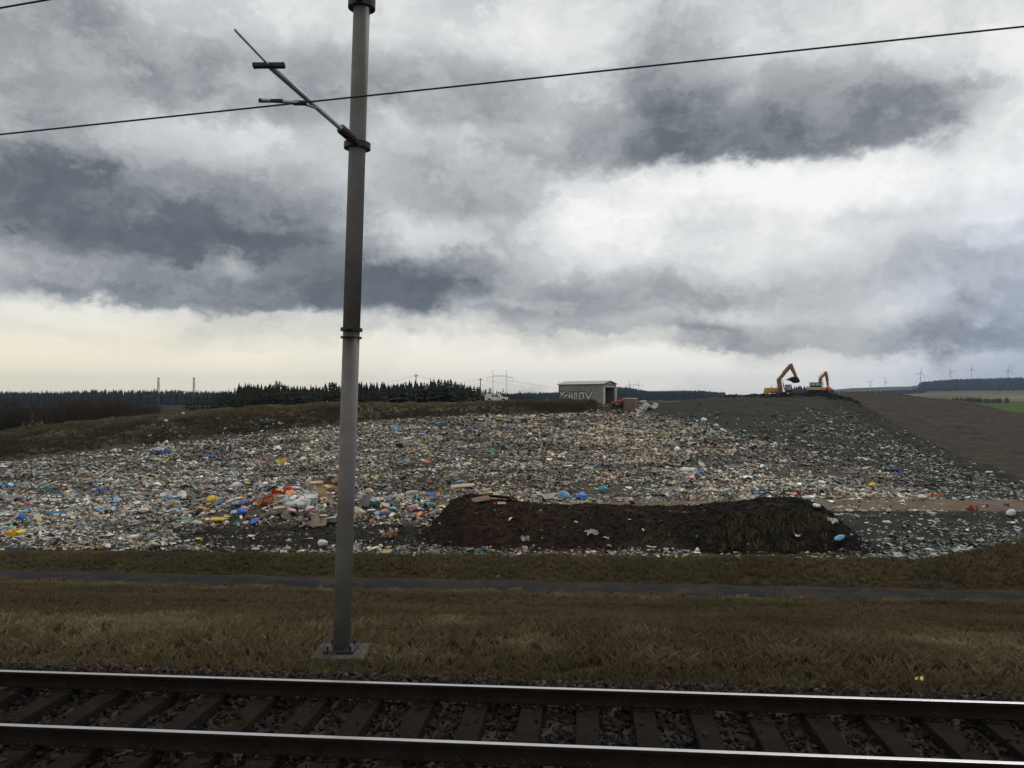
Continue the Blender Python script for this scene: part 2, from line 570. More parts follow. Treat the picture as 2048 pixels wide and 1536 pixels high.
# ------------------------------------------------------------------ the ground
def fan(name, t, Y, colf, mat, kind='structure'):
    T, YY = np.meshgrid(t, Y)
    X = T * np.maximum(YY, 6.0) if YY.min() < 6 else T * YY
    Z = height(X, YY)
    verts = np.stack([X, YY, Z], -1).reshape(-1, 3)
    nx, ny = len(t), len(Y)
    i = (np.arange(ny - 1)[:, None] * nx + np.arange(nx - 1)[None, :]).ravel()
    q = np.stack([i, i + 1, i + nx + 1, i + nx], -1)
    me = mesh_np(name, verts, None, colf(verts), True, q)
    o = link(name, me, mat)
    tag(o, kind=kind)
    return o


def pxy(P):
    x = CX + F * P[:, 0] / P[:, 1]
    y = HY - F * (P[:, 2] - CH) / P[:, 1]
    return x, y


def lerpc(a, b, f):
    return np.asarray(a) * (1 - f[:, None]) + np.asarray(b) * f[:, None]


C_GRASS_A, C_GRASS_B, C_STRAW = (0.052, 0.040, 0.023), (0.043, 0.034, 0.020), (0.17, 0.130, 0.075)


def col_near(P):
    X, Y = P[:, 0], P[:, 1]
    v = (Y + TA * X) * CA
    n = fbm(X / 5, Y / 5, 61)
    c = lerpc(C_GRASS_A, C_GRASS_B, sstep(0.35, 0.65, n))
    c = lerpc_arr(c, C_STRAW, 0.06 * sstep(0.5, 0.75, fbm(X / 2.2, Y / 1.4, 63)) * sstep(0.0, 1.0, (v < 16) * 0.7 + 0.25))
    g = 1 - sstep(10.6, 11.4, v)
    c = lerpc_arr(c, (0.055, 0.048, 0.042), g)
    return c


def lerpc_arr(c, b, f):
    return c * (1 - f[:, None]) + np.asarray(b) * f[:, None]


t_near = np.linspace(-1.5, 1.5, 301)
Ynear = np.concatenate([[-40, -12, -4, 1.5, 3], np.arange(4, 9, 0.5), np.arange(9, 14, 0.22), np.arange(14, 46.6, 0.36)])
fan('ground', t_near, Ynear, col_near, M_GROUND)

# upper boundary of the loose bright rubbish, and other outlines in the photograph
UX = [-600, 0, 100, 200, 330, 500, 640, 700, 850, 950, 1120, 1250, 1330, 1400, 1520, 1620, 1740, 1830, 1885, 1900, 2600]
UY = [950, 926, 915, 903, 889, 873, 855, 846, 837, 832, 828, 824, 838, 850, 882, 906, 934, 968, 1000, 1012, 1012]
LIPX = [1600, 1660, 1740, 1800, 1860, 1920, 1980, 2048, 2600]
LIPY = [790, 800, 842, 878, 908, 932, 950, 976, 1010]       # lower edge of the dark lip under the ridge


def col_field(P):
    X, Y = P[:, 0], P[:, 1]
    x, y = pxy(P)
    U = np.interp(x, UX, UY)
    c = np.tile(np.array((0.072, 0.062, 0.048)), (len(P), 1))          # dirty floor among the rubbish
    n = fbm(X / 4, Y / 4, 71)
    # bank behind, brown earth with dead grass
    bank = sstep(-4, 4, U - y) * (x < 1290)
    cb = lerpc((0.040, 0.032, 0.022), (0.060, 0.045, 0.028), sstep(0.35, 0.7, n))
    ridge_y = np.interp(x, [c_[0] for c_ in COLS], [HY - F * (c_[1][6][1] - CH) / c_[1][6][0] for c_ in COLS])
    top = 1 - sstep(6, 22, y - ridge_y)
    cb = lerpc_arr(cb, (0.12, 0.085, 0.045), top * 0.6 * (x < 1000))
    c = c * (1 - bank[:, None]) + cb * bank[:, None]
    # dark hill under the excavators
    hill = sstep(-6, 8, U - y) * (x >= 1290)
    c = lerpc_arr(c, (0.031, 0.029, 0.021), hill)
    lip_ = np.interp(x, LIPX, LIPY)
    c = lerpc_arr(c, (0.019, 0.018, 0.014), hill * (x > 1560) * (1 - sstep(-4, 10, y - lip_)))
    # brown soil face beyond the ridge
    crestY = np.interp(x, _cx, _cY[:, 6])
    brown = (x > 1665) * sstep(1.0, 4.0, Y - crestY)
    c = lerpc_arr(c, (0.044, 0.034, 0.024), brown)
    # dirt road
    road = sstep(58.2, 58.8, Y) * (1 - sstep(63.8, 64.6, Y)) * sstep(1120, 1200, x)
    c = lerpc_arr(c, (0.12, 0.094, 0.07), road)
    # wet black soil at the foot of the heap and in the hollow
    dk = sstep(0, 1, 1.4 - ((x - 640) / 330) ** 2) * sstep(1044, 1058, y) * (1 - sstep(1094, 1104, y))
    c = lerpc_arr(c, (0.030, 0.027, 0.022), dk)
    dk2 = (x > 1500) * (Y < 58.3) * 1.0
    c = lerpc_arr(c, (0.026, 0.024, 0.019), dk2)
    far = sstep(190, 230, Y)
    c = lerpc_arr(c, (0.045, 0.038, 0.027), far)
    gr = far * (x > 1700)
    c = lerpc_arr(c, (0.075, 0.10, 0.035), gr)
    return c


t_fill = np.linspace(-1.05, 1.05, 421)
Yfill = np.concatenate([np.arange(46.36, 72, 0.42), np.arange(72, 130, 0.7), np.arange(130, 190, 0.8), np.arange(190, 431, 8.0)])
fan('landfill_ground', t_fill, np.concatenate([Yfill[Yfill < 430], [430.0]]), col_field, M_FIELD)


def col_far(P):
    X, Y = P[:, 0], P[:, 1]
    x, y = pxy(P)
    n = fbm(X / 500, Y / 500, 81, 3)
    c = lerpc((0.085, 0.075, 0.04), (0.11, 0.12, 0.05), sstep(0.4, 0.6, n))
    c = lerpc_arr(c, (0.045, 0.038, 0.027), (x < 1100) * 1.0)
    g = (x > 1650) * (1 - sstep(1250, 1400, Y))
    c = lerpc_arr(c, (0.075, 0.11, 0.035), g)
    b = (x > 1500) * sstep(1400, 1700, Y) * (1 - sstep(3300, 3500, Y))
    c = lerpc_arr(c, (0.22, 0.185, 0.12), b * sstep(0.35, 0.6, fbm(X / 260, Y / 500, 87, 2)) * 0.8)
    return c


t_far = np.linspace(-1.05, 1.05, 281)
Yfar = np.concatenate([[430.0], np.geomspace(460, 9500, 90)])
fan('far_hills', t_far, Yfar, col_far, M_FAR)

# ------------------------------------------------------------------ asphalt road and dirt road
def along(u, v, z):
    """point u metres along the railway, v metres away from the camera line"""
    return Vector((u * CA + v * TA * CA, v * CA - u * TA * CA, z))


def strip(name, us, vs, zf, mat, colf=None):
    P = np.array([[along(u, v, zf(u, v)) for u in us] for v in vs])
    nx, ny = len(us), len(vs)
    i = (np.arange(ny - 1)[:, None] * nx + np.arange(nx - 1)[None, :]).ravel()
    q = np.stack([i, i + 1, i + nx + 1, i + nx], -1)
    P = P.reshape(-1, 3)
    me = mesh_np(name, P, None, colf(P) if colf else None, True, q)
    return tag(link(name, me, mat), kind='structure')


M_ASPH = material('worn_asphalt', (0.022, 0.022, 0.025), rough=0.97, spec=0.05, var=0.35, scale=1.2, bump=0.01, bscale=30, dirt=(0.05, 0.042, 0.033), dscale=0.8)
rw = np.interp
strip('road', np.linspace(-75, 75, 160), [33.95, 34.15, 34.9, 35.7, 36.0],
      lambda u, v: float(np.interp(v, [33.95, 34.15, 34.9, 35.7, 36.0], [-4.83, -4.755, -4.735, -4.755, -4.83])) + 0.015 * math.sin(u * 0.7 + v), M_ASPH)

M_DIRT = material('dirt_road', (0.155, 0.118, 0.085), rough=1.0, spec=0.05, var=0.3, scale=0.8, bump=0.04, bscale=5, dirt=(0.11, 0.085, 0.06), dscale=0.5)
_T = np.linspace((1175 - CX) / F, 0.95, 150)
_Yr = np.linspace(58.3, 64.3, 22)
_TT, _YY = np.meshgrid(_T, _Yr)
_k = (_YY - 58.3) / 6.0
_edge = sstep(0, 0.12, _k) * sstep(0, 0.12, 1 - _k)
_rut = np.exp(-((_k - 0.32) / 0.06) ** 2) + np.exp(-((_k - 0.66) / 0.06) ** 2)
_zz = height(_TT * _YY, _YY, False).reshape(_TT.shape) - 0.06 + 0.11 * _edge - 0.05 * _rut + 0.05 * (fbm(_TT * _YY / 1.3, _YY / 1.3, 91) - 0.5)
_P = np.stack([_TT * _YY, _YY, _zz], -1).reshape(-1, 3)
_i = (np.arange(21)[:, None] * 150 + np.arange(149)[None, :]).ravel()
tag(link('dirt_road', mesh_np('dirt_road', _P, None, None, True, np.stack([_i, _i + 1, _i + 151, _i + 150], -1)), M_DIRT), kind='structure')

def octa(n, rng):
    """n jittered octahedra of unit size: verts (n,6,3), tris"""
    b = np.array([[1, 0, 0], [-1, 0, 0], [0, 1, 0], [0, -1, 0], [0, 0, 1], [0, 0, -1]], float)
    v = b[None] * (0.6 + 0.8 * rng.random((n, 6, 1))) + (rng.random((n, 6, 3)) - 0.5) * 0.7
    f = np.array([[0, 2, 4], [2, 1, 4], [1, 3, 4], [3, 0, 4], [2, 0, 5], [1, 2, 5], [3, 1, 5], [0, 3, 5]])
    return v, f


def rotz(v, a):
    c, s = np.cos(a)[:, None], np.sin(a)[:, None]
    return np.stack([v[..., 0] * c - v[..., 1] * s, v[..., 0] * s + v[..., 1] * c, v[..., 2]], -1)


# ------------------------------------------------------------------ mound of dark cover soil
MX = [835, 872, 905, 935, 1000, 1100, 1200, 1300, 1400, 1470, 1535, 1600, 1640, 1680, 1720]
MYY = [1100, 1040, 1002, 994, 1004, 1010, 1013, 1015, 1016, 1005, 998, 1000, 1014, 1050, 1100]


def mound(X, Y):
    """absolute height of the soil mound, far below ground outside of it"""
    X = np.asarray(X, float); Y = np.asarray(Y, float)
    xc = CX + F * X / 49.8
    cr = np.interp(xc, MX, MYY)
    top = zpx(cr, 49.8) + 0.30 * (fbm(X / 1.1, Y / 1.1, 101) - 0.5) + 0.25 * (fbm(X / 3, Y * 0 + 1.7, 107) - 0.5)
    base = height(X, Y, False).reshape(X.shape) - 0.3
    f = np.where(Y < 49.8, (Y - 45.2) / 4.6, (55.6 - Y) / 5.8)
    f = np.clip(f + 0.12 * (fbm(X / 1.6, Y / 1.6, 111) - 0.5), -0.2, 1.0)
    prof = np.where(f > 0, np.sin(np.clip(f, 0, 1) * math.pi / 2) ** 0.9, f)
    return base + np.maximum(top - base, -0.2) * prof + 0.22 * (fbm(X / 0.7, Y / 0.7, 103, 3) - 0.5) * np.clip(f * 4, 0, 1)


_X = np.linspace((835 - CX) / F * 49.8, (1722 - CX) / F * 49.8, 200)
_Y = np.linspace(44.9, 55.9, 80)
_XX, _YY = np.meshgrid(_X, _Y)
_zz = mound(_XX, _YY)
_P = np.stack([_XX, _YY, _zz], -1).reshape(-1, 3)
_i = (np.arange(79)[:, None] * 200 + np.arange(199)[None, :]).ravel()
_n = fbm(_P[:, 0] / 2.5, _P[:, 1] / 2.5, 105)
_f = sstep(0, 12, _P[:, 0] - 1.0)
_c = lerpc((0.032, 0.021, 0.015), (0.017, 0.016, 0.013), _f)
_c = lerpc_arr(_c, (0.060, 0.040, 0.024), 0.6 * sstep(0.55, 0.75, _n))
M_MOUND = material('cover_soil', attr=True, rough=1.0, var=0.45, scale=1.6, bump=0.10, bscale=4.5, spec=0.05)
o = link('soil_mound', mesh_np('soil_mound', _P, None, _c, True, np.stack([_i, _i + 1, _i + 201, _i + 200], -1)), M_MOUND)
tag(o, 'long mound of dark brown cover soil between the grass berm and the rubbish', 'soil mound')


def clods(name, X, Y, Z, size, cols, label):
    n_ = len(X)
    V, Fc = octa(n_, RNG)
    V = rotz(V * np.array([1.1, .9, .7]), RNG.uniform(0, 6.28, n_)) * size[:, None, None] + np.stack([X, Y, Z], -1)[:, None, :]
    me = mesh_np(name, V.reshape(-1, 3), (Fc[None] + 6 * np.arange(n_)[:, None, None]).reshape(-1, 3), np.repeat(cols, 6, 0))
    return tag(link(name, me, M_MOUND), label, kind='stuff')


def top_z(X, Y):
    X = np.atleast_1d(np.asarray(X, float)); Y = np.atleast_1d(np.asarray(Y, float))
    g = height(X, Y)
    xc = CX + F * X / 49.8
    inside = (Y > 45) & (Y < 55.8) & (xc > 836) & (xc < 1720)
    return np.where(inside, np.maximum(g, mound(X, Y)), g)


def hit2(px, py, y0=42.0, y1=240):
    t = (px - CX) / F
    Ys = _YS[(_YS >= y0) & (_YS < y1)]
    zt = top_z(t * Ys, Ys)
    zr = CH - (py - HY) / F * Ys
    ok = zt >= zr
    k = int(np.argmax(ok)) if ok.any() else len(Ys) - 1
    return Vector((t * float(Ys[k]), float(Ys[k]), float(zt[k])))

N = 15000
X = RNG.uniform((840 - CX) / F * 49.8, (1716 - CX) / F * 49.8, N); Y = RNG.uniform(45.2, 54.5, N)
_w = np.clip((X - 1) / 12, 0, 1)[:, None]
_cc = (np.array([0.034, 0.023, 0.016]) * (1 - _w) + np.array([0.020, 0.018, 0.014]) * _w) * RNG.uniform(.6, 1.6, (N, 1))
clods('soil_clods', X, Y, top_z(X, Y) + 0.01, 0.03 + 0.10 * RNG.random(N) ** 3, _cc, 'loose clods on the dark soil mound')
N = 9000
_px = RNG.uniform(310, 930, N); Y = RNG.uniform(44.3, 52, N); X = (_px - CX) / F * Y
clods('soil_clods', X, Y, top_z(X, Y), 0.03 + 0.08 * RNG.random(N) ** 3, np.array([0.030, 0.026, 0.021]) * RNG.uniform(.6, 1.6, (N, 1)), 'loose clods on the black soil before the heap')

# ------------------------------------------------------------------ railway track
M_STEEL = material('polished_rail_steel', (0.62, 0.62, 0.64), rough=0.32, metal=1.0, var=0.08, scale=3)
M_RUST = material('rusty_rail', (0.018, 0.013, 0.010), spec=0.03, rough=0.95, var=0.35, scale=5, bump=0.004, bscale=40)
M_SLEEP = material('stained_concrete_sleeper', (0.020, 0.0165, 0.0135), rough=1.0, spec=0.02, var=0.5, scale=5, bump=0.02, bscale=18, dirt=(0.014, 0.011, 0.009), dscale=2.0)
M_STONE = material('ballast_stone', attr=True, rough=0.95, var=0.25, scale=20, spec=0.1)

TRACK_V = 8.385
trk = empty('railway_track', along(0, TRACK_V, -0.33), -math.atan(TA))
tag(trk, 'railway track with two shiny rails on dark ballast beside the grassy verge', 'railway track')
prof = [(-.075, 0), (.075, 0), (.075, .012), (.02, .03), (.009, .045), (.009, .115), (.036, .128), (.036, .150), (.030, .156), (-.030, .156), (-.036, .150), (-.036, .128), (-.009, .115), (-.009, .045), (-.02, .03), (-.075, .012)]
bmr = bmesh.new()
LA, LB = -45.0, 45.0
ra = [bmr.verts.new((LA, p[0], p[1])) for p in prof]
rb = [bmr.verts.new((LB, p[0], p[1])) for p in prof]
bmr.faces.new(ra); bmr.faces.new(rb[::-1])
for i in range(len(prof)):
    j = (i + 1) % len(prof)
    bmr.faces.new((ra[j], ra[i], rb[i], rb[j]))
bmesh.ops.recalc_face_normals(bmr, faces=bmr.faces)
rail_me = bpy.data.meshes.new('rail'); bmr.to_mesh(rail_me); bmr.free()
head_me = MB().box((0, 0, 0), (LB - LA - 0.01, 0.056, 0.006), bevel=0.0015).mesh('running_surface')
for s in (-1, 1):
    r_ = link('rail', rail_me, M_RUST, trk, (0, s * 0.752, 0.172))
    link('running_surface', head_me, M_STEEL, r_, (0, 0, 0.1575))
sl_me = MB().prism([(-.13, -.06), (.13, -.06), (.115, .165), (-.115, .165)], -1.3, 1.3).mesh('sleeper')
cl = MB()
cl.box((0, 0, 0.0), (0.17, 0.34, 0.022), bevel=0.005)
for sy in (-1, 1):
    cl.box((0, sy * 0.115, 0.03), (0.09, 0.055, 0.045), bevel=0.012)
    cl.bar((0, sy * 0.125, 0.03), (0, sy * 0.125, 0.075), 0.017, seg=6)
cl_me = cl.mesh('rail_fastening')
k = 0
u = -19.8
while u < 20:
    sl = link('sleeper', sl_me, M_SLEEP, trk, (u, 0, 0))
    for s in (-1, 1):
        link('rail_fastening', cl_me, M_RUST, sl, (0, s * 0.752, 0.170))
    u += 0.6


N = 42000
us = RNG.uniform(-14, 14, N); vs_ = RNG.uniform(5.2, 11.35, N)
keep = ~((np.abs(((us + 19.8 + 0.3) % 0.6) - 0.3) < 0.10) & (np.abs(vs_ - TRACK_V) < 1.22) & (RNG.random(N) < 0.86))
keep &= ~((vs_ > 10.8) & (RNG.random(N) < (vs_ - 10.8) / 0.55))
us, vs_ = us[keep], vs_[keep]
N = len(us)
Xb = us * CA + vs_ * TA * CA; Yb = vs_ * CA - us * TA * CA
zb = np.interp(vs_, VN, ZN) + RNG.uniform(-0.01, 0.06, N) + 0.10 * ((np.abs(((us + 19.8 + 0.3) % 0.6) - 0.3) < 0.10) & (np.abs(vs_ - TRACK_V) < 1.22))
sz = RNG.uniform(0.022, 0.045, N)
V, Fc = octa(N, RNG)
V = rotz(V, RNG.uniform(0, 6.28, N)) * sz[:, None, None] * np.array([1, 1, 0.8]) + np.stack([Xb, Yb, zb], -1)[:, None, :]
g = RNG.uniform(0.5, 1.4, N)
cb = np.array([0.025, 0.021, 0.018])[None] * g[:, None]
rust = (RNG.random(N) < 0.25)[:, None]
cb = np.where(rust, cb * np.array([1.25, 0.85, 0.7]), cb)
outer = sstep(9.9, 10.5, vs_)[:, None]
cb = cb * (1 + outer * np.array([3.0, 3.5, 3.7]))
me = mesh_np('ballast', V.reshape(-1, 3), (Fc[None] + 6 * np.arange(N)[:, None, None]).reshape(-1, 3), np.repeat(cb, 6, 0))
tag(link('ballast', me, M_STONE), 'dark crushed stone ballast around the rails', kind='stuff')

# ------------------------------------------------------------------ catenary mast and overhead wires
M_GALV = material('grey_painted_mast', (0.15, 0.143, 0.132), rough=0.6, metal=0.0, var=0.25, scale=1.4, dirt=(0.09, 0.078, 0.066), dscale=1.0)
M_DARKM = material('dark_fitting', (0.03, 0.031, 0.033), rough=0.5, metal=0.3, var=0.2)
M_TUBE = material('galvanised_tube', (0.30, 0.31, 0.33), rough=0.45, metal=0.5, var=0.15)
M_INS = material('brown_insulator', (0.045, 0.028, 0.022), rough=0.25, var=0.1)
M_CONC = material('weathered_concrete', (0.075, 0.068, 0.058), rough=0.95, var=0.35, scale=3, bump=0.01, bscale=20, dirt=(0.055, 0.047, 0.036))
M_WIRE = material('overhead_wire', (0.018, 0.017, 0.016), rough=0.6, metal=0.2, var=0.1)

mY = 12.48
mb0 = Vector(((683 - CX) / F * mY, mY, 0))
gz = hz(mb0.x, mb0.y)
mast = empty('catenary_mast', (mb0.x, mb0.y, gz))
tag(mast, 'grey tubular catenary mast with a bracket arm at the edge of the grassy verge', 'mast')
lean = Vector(((724 - 683) / F * mY, 0, 9.18 + 0.5)) / 9.7


def mp(z):
    """point on the mast axis at world height z, in the mast's own space"""
    return Vector((lean.x * (z + 0.5), 0, z - gz))


fb = MB(); fb.box((0, 0, -0.05), (0.80, 0.80, 0.42), bevel=0.05); fb.build('foundation', M_CONC, mast)
pb = MB(); pb.bar(mp(gz + 0.1), mp(4.2), 0.132, 0.126, 20); pb.build('lower_pole', M_GALV, mast, smooth=True)
pb = MB(); pb.bar(mp(4.2), mp(10.4), 0.130, 0.122, 20); pb.build('upper_pole', M_GALV, mast, smooth=True)
fl = MB(); fl.box(mp(gz + 0.185) , (0.44, 0.44, 0.035), bevel=0.006)
for sx in (-1, 1):
    for sy in (-1, 1):
        fl.bar(mp(gz + 0.155) + Vector((sx * .17, sy * .17, 0)), mp(gz + 0.155) + Vector((sx * .17, sy * .17, 0.11)), 0.018, seg=6)
fl.build('base_flange', M_DARKM, mast)
for z_, r_, hh in ((4.22, 0.165, 0.05), (4.10, 0.158, 0.03), (6.98, 0.20, 0.09), (9.12, 0.205, 0.15)):
    cbm = MB(); cbm.bar(mp(z_ - hh / 2), mp(z_ + hh / 2), r_, seg=20)
    cbm.box(mp(z_) + Vector((0.0, -0.2, 0)), (0.10, 0.14, hh * 0.8), bevel=0.01)
    cbm.build('collar', M_DARKM, mast, smooth=False)


def pix(px, py, Y):
    return Vector(((px - CX) / F * Y, Y, zpx(py, Y)))


root = Vector((mb0.x, mb0.y, gz))
a_ = mp(7.02) + Vector((-0.03, -0.20, 0.0))
e_ = pix(538, 131, 8.75) - root
d_ = (e_ - a_)
ins = MB()
q0 = a_ + d_ * 0.03; q1 = a_ + d_ * 0.20
for kk in range(7):
    c0 = q0 + (q1 - q0) * (kk / 7); c1 = q0 + (q1 - q0) * ((kk + 0.55) / 7)
    ins.bar(c0, c1, 0.072, 0.035, 12)
ins.bar(q0, q1, 0.028, seg=8)
ins.build('bracket_insulator', M_INS, mast)
tb = MB(); tb.bar(a_, q0, 0.03); tb.bar(q1, e_ , 0.032, seg=12); tb.build('bracket_tube', M_TUBE, mast, smooth=True)
x_ = pix(470, 60, 7.6) - root
tb = MB(); tb.bar(e_, x_, 0.012, seg=8); tb.build('tie_rod', M_TUBE, mast)
cb_ = MB(); cb_.box(e_ + Vector((0, 0, 0.0)), (0.34, 0.07, 0.05), bevel=0.012); cb_.bar(e_ + Vector((-.16, 0, -.02)), e_ + Vector((.16, 0, .02)), 0.02, seg=8)
cb_.build('saddle_clamp', M_DARKM, mast)
s0 = a_ + d_ * 0.50
w0 = pix(600, 206, 9.55) - root; w1 = pix(520, 200, 8.6) - root
tb = MB(); tb.bar(s0, w0, 0.016); tb.bar(w0, w1, 0.018); tb.box(w0, (0.16, 0.05, 0.05), bevel=0.01); tb.box(w1 * 0.75 + w0 * 0.25, (0.26, 0.04, 0.035), bevel=0.01)
tb.build('registration_arm', M_DARKM, mast)


def wire(name, pts, r, label):
    cu = bpy.data.curves.new(name, 'CURVE'); cu.dimensions = '3D'
    sp = cu.splines.new('POLY'); sp.points.add(len(pts) - 1)
    for p, q in zip(sp.points, pts): p.co = (*q, 1)
    cu.bevel_depth = r; cu.bevel_resolution = 2
    o = bpy.data.objects.new(name, cu); COL.objects.link(o)
    dg = bpy.context.evaluated_depsgraph_get()
    me = bpy.data.meshes.new_from_object(o.evaluated_get(dg))
    COL.objects.unlink(o); bpy.data.objects.remove(o)
    return tag(link(name, me, M_WIRE), label, 'wire')


def vpix(px, py, v):
    t = (px - CX) / F
    return pix(px, py, v / CA / (1 + TA * t))


def ramp_wire(pa, pb):
    d = (pb - pa); L = d.length; d = d / L
    fl_ = Vector((d.x, d.y, 0))
    pts = []
    for u in np.linspace(-40, 40, 81):
        s_ = max(-9.0, min(u, 22.0))
        pts.append(pa + (pb - pa) * 0.5 + d * s_ + fl_ * (u - s_) + Vector((0, 0, 0.02 * (u - s_) if u < s_ else 0)))
    return pts


wire('contact_wire', ramp_wire(vpix(0, 269, 8.4), vpix(2048, 53, 8.4)), 0.0098, 'dark overhead wire crossing low in front of the catenary mast')
wire('messenger_wire', [vpix(0, 16, 6.6) + (vpix(92, 0, 6.6) - vpix(0, 16, 6.6)) * k for k in np.linspace(-6, 8, 15)], 0.0085, 'higher overhead wire rising steeply towards the top of the catenary mast')

# ------------------------------------------------------------------ dry grass
def grass(name, X, Y, Z, hgt, cols, blades, label, lean=0.6, width=0.012):
    n = len(X)
    base = np.repeat(np.stack([X, Y, Z], -1), blades, 0)
    m = n * blades
    H = np.repeat(hgt, blades) * RNG.uniform(0.45, 1.15, m)
    ang = RNG.uniform(0, 2 * math.pi, m)
    ln = RNG.uniform(0.1, lean, m) * H
    sp = np.repeat(hgt, blades) * 0.45
    base[:, 0] += RNG.normal(0, 1, m) * sp * 0.5; base[:, 1] += RNG.normal(0, 1, m) * sp * 0.5
    w = width * RNG.uniform(0.6, 1.5, m) * (np.repeat(hgt, blades) / 0.3) ** 0.5
    dx, dy = np.cos(ang), np.sin(ang)
    a2 = RNG.uniform(0, 2 * math.pi, m)
    wx, wy = np.cos(a2) * w, np.sin(a2) * w
    v0 = base + np.stack([-wx, -wy, np.full(m, -0.03)], -1)
    v1 = base + np.stack([wx, wy, np.full(m, -0.03)], -1)
    v2 = base + np.stack([dx * ln * 0.35 + wx * 0.7, dy * ln * 0.35 + wy * 0.7, H * 0.6], -1)
    v3 = base + np.stack([dx * ln, dy * ln, H * RNG.uniform(0.75, 1.0, m)], -1)
    V = np.stack([v0, v1, v2, v3], 1).reshape(-1, 3)
    tri = np.array([[0, 1, 2], [0, 2, 3]])
    T = (tri[None] + 4 * np.arange(m)[:, None, None]).reshape(-1, 3)
    c = np.repeat(cols, blades, 0) * RNG.uniform(0.7, 1.3, (m, 1))
    me = mesh_np(name, V, T, np.repeat(c, 4, 0))
    return tag(link(name, me, M_GRASS), label, kind='stuff')


M_GRASS = material('dry_grass', attr=True, rough=0.9, var=0.12, scale=2, spec=0.1)


def grass_cols(X, Y, straw):
    n = fbm(X / 3.0, Y / 3.0, 121); n2 = fbm(X / 1.1, Y / 1.1, 123)
    c = lerpc((0.165, 0.124, 0.070), (0.120, 0.098, 0.052), sstep(0.35, 0.65, n))
    c = lerpc_arr(c, (0.30, 0.24, 0.14), np.clip(straw * (0.3 + 0.9 * sstep(0.45, 0.75, n2)), 0, 1))
    c = lerpc_arr(c, (0.10, 0.070, 0.042), 0.5 * sstep(0.62, 0.75, fbm(X / 4.5, Y / 4.5, 125)))
    return c


# verge and embankment
N = 17000
v_ = 11.2 + (33.95 - 11.2) * RNG.random(N) ** 1.1
u_ = RNG.uniform(-1, 1, N) * (0.72 * v_ + 3)
X = u_ * CA + v_ * TA * CA; Y = v_ * CA - u_ * TA * CA
patch = fbm(X / 2.4, Y / 2.4, 131)
k = RNG.random(N) < (0.70 + 0.5 * sstep(0.35, 0.6, patch))
X, Y, v_ = X[k], Y[k], v_[k]
gv_ = v_
straw = np.clip(0.9 * sstep(11.6, 12.6, v_) * (1 - sstep(14, 18, v_)) + 0.75 * sstep(31, 32.5, v_), 0, 1)
gh = (0.12 + 0.20 * fbm(X / 1.8, Y / 1.8, 133)) * (0.70 + 0.35 * straw)
grass('dry_grass', X, Y, height(X, Y), gh, grass_cols(X, Y, straw), 26, 'dry brown grass on the railway verge and embankment', lean=0.95, width=0.006)
# berm
N = 9000
v_ = RNG.uniform(36.5, 41.4, N); u_ = RNG.uniform(-34, 36, N)
X = u_ * CA + v_ * TA * CA; Y = v_ * CA - u_ * TA * CA
straw = 0.35 * sstep(38.6, 39.6, v_) + 0.1
grass('dry_grass', X, Y, height(X, Y), 0.12 + 0.14 * fbm(X / 1.8, Y / 1.8, 135), grass_cols(X, Y, straw), 22, 'short dry grass covering the low berm behind the road', lean=0.9, width=0.010)
# weeds on the end of the soil mound
N = 260
xx = RNG.uniform(1420, 1660, N); Y = RNG.uniform(45.4, 47.8, N); X = (xx - CX) / F * Y
grass('weeds', X, Y, top_z(X, Y), RNG.uniform(.2, .5, N), grass_cols(X, Y, np.zeros(N)) * 0.7, 8, 'dead weeds at the foot of the soil mound', width=0.02)
# grass on the brow of the bank behind the rubbish
N = 30000
tt = RNG.uniform(-0.95, 0.10, N)
xx = CX + F * tt
cY = np.interp(xx, _cx, _cY[:, 6]); eY = np.interp(xx, _cx, _cY[:, 5])
f = RNG.random(N) ** 0.8
Y = eY + (cY - eY) * (0.08 + 1.05 * f)
X = tt * Y
k = RNG.random(N) < (0.25 + sstep(0.4, 0.6, fbm(X / 5, Y / 5, 141))) * np.where(f > 0.6, 1, 0.5)
X, Y, f, xx = X[k], Y[k], f[k], xx[k]
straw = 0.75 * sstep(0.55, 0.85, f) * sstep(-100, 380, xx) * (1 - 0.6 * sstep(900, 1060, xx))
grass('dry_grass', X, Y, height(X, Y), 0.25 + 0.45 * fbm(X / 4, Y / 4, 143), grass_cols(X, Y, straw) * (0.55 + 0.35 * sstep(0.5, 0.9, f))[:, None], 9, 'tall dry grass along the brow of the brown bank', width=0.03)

# ------------------------------------------------------------------ rubbish: the mass nobody could count
PAL = np.array([
    (0.66, 0.66, 0.63), (0.50, 0.49, 0.46), (0.36, 0.35, 0.32), (0.24, 0.235, 0.21), (0.13, 0.13, 0.115), (0.05, 0.05, 0.048),
    (0.40, 0.34, 0.27), (0.27, 0.215, 0.16), (0.15, 0.115, 0.08), (0.075, 0.058, 0.04), (0.52, 0.41, 0.26),
    (0.05, 0.17, 0.45), (0.16, 0.36, 0.58), (0.06, 0.22, 0.30), (0.42, 0.07, 0.05), (0.60, 0.20, 0.06), (0.62, 0.47, 0.08), (0.08, 0.28, 0.14), (0.55, 0.30, 0.31), (0.20, 0.34, 0.33)])
PW = np.array([10, 13, 14, 12, 9, 8, 10, 10, 9, 7, 2.4, .9, 1.3, 1.0, .45, .4, .45, .45, .8, 1.0])


def outlines(x, y):
    return np.interp(x, UX, UY), np.interp(x, LIPX, LIPY)


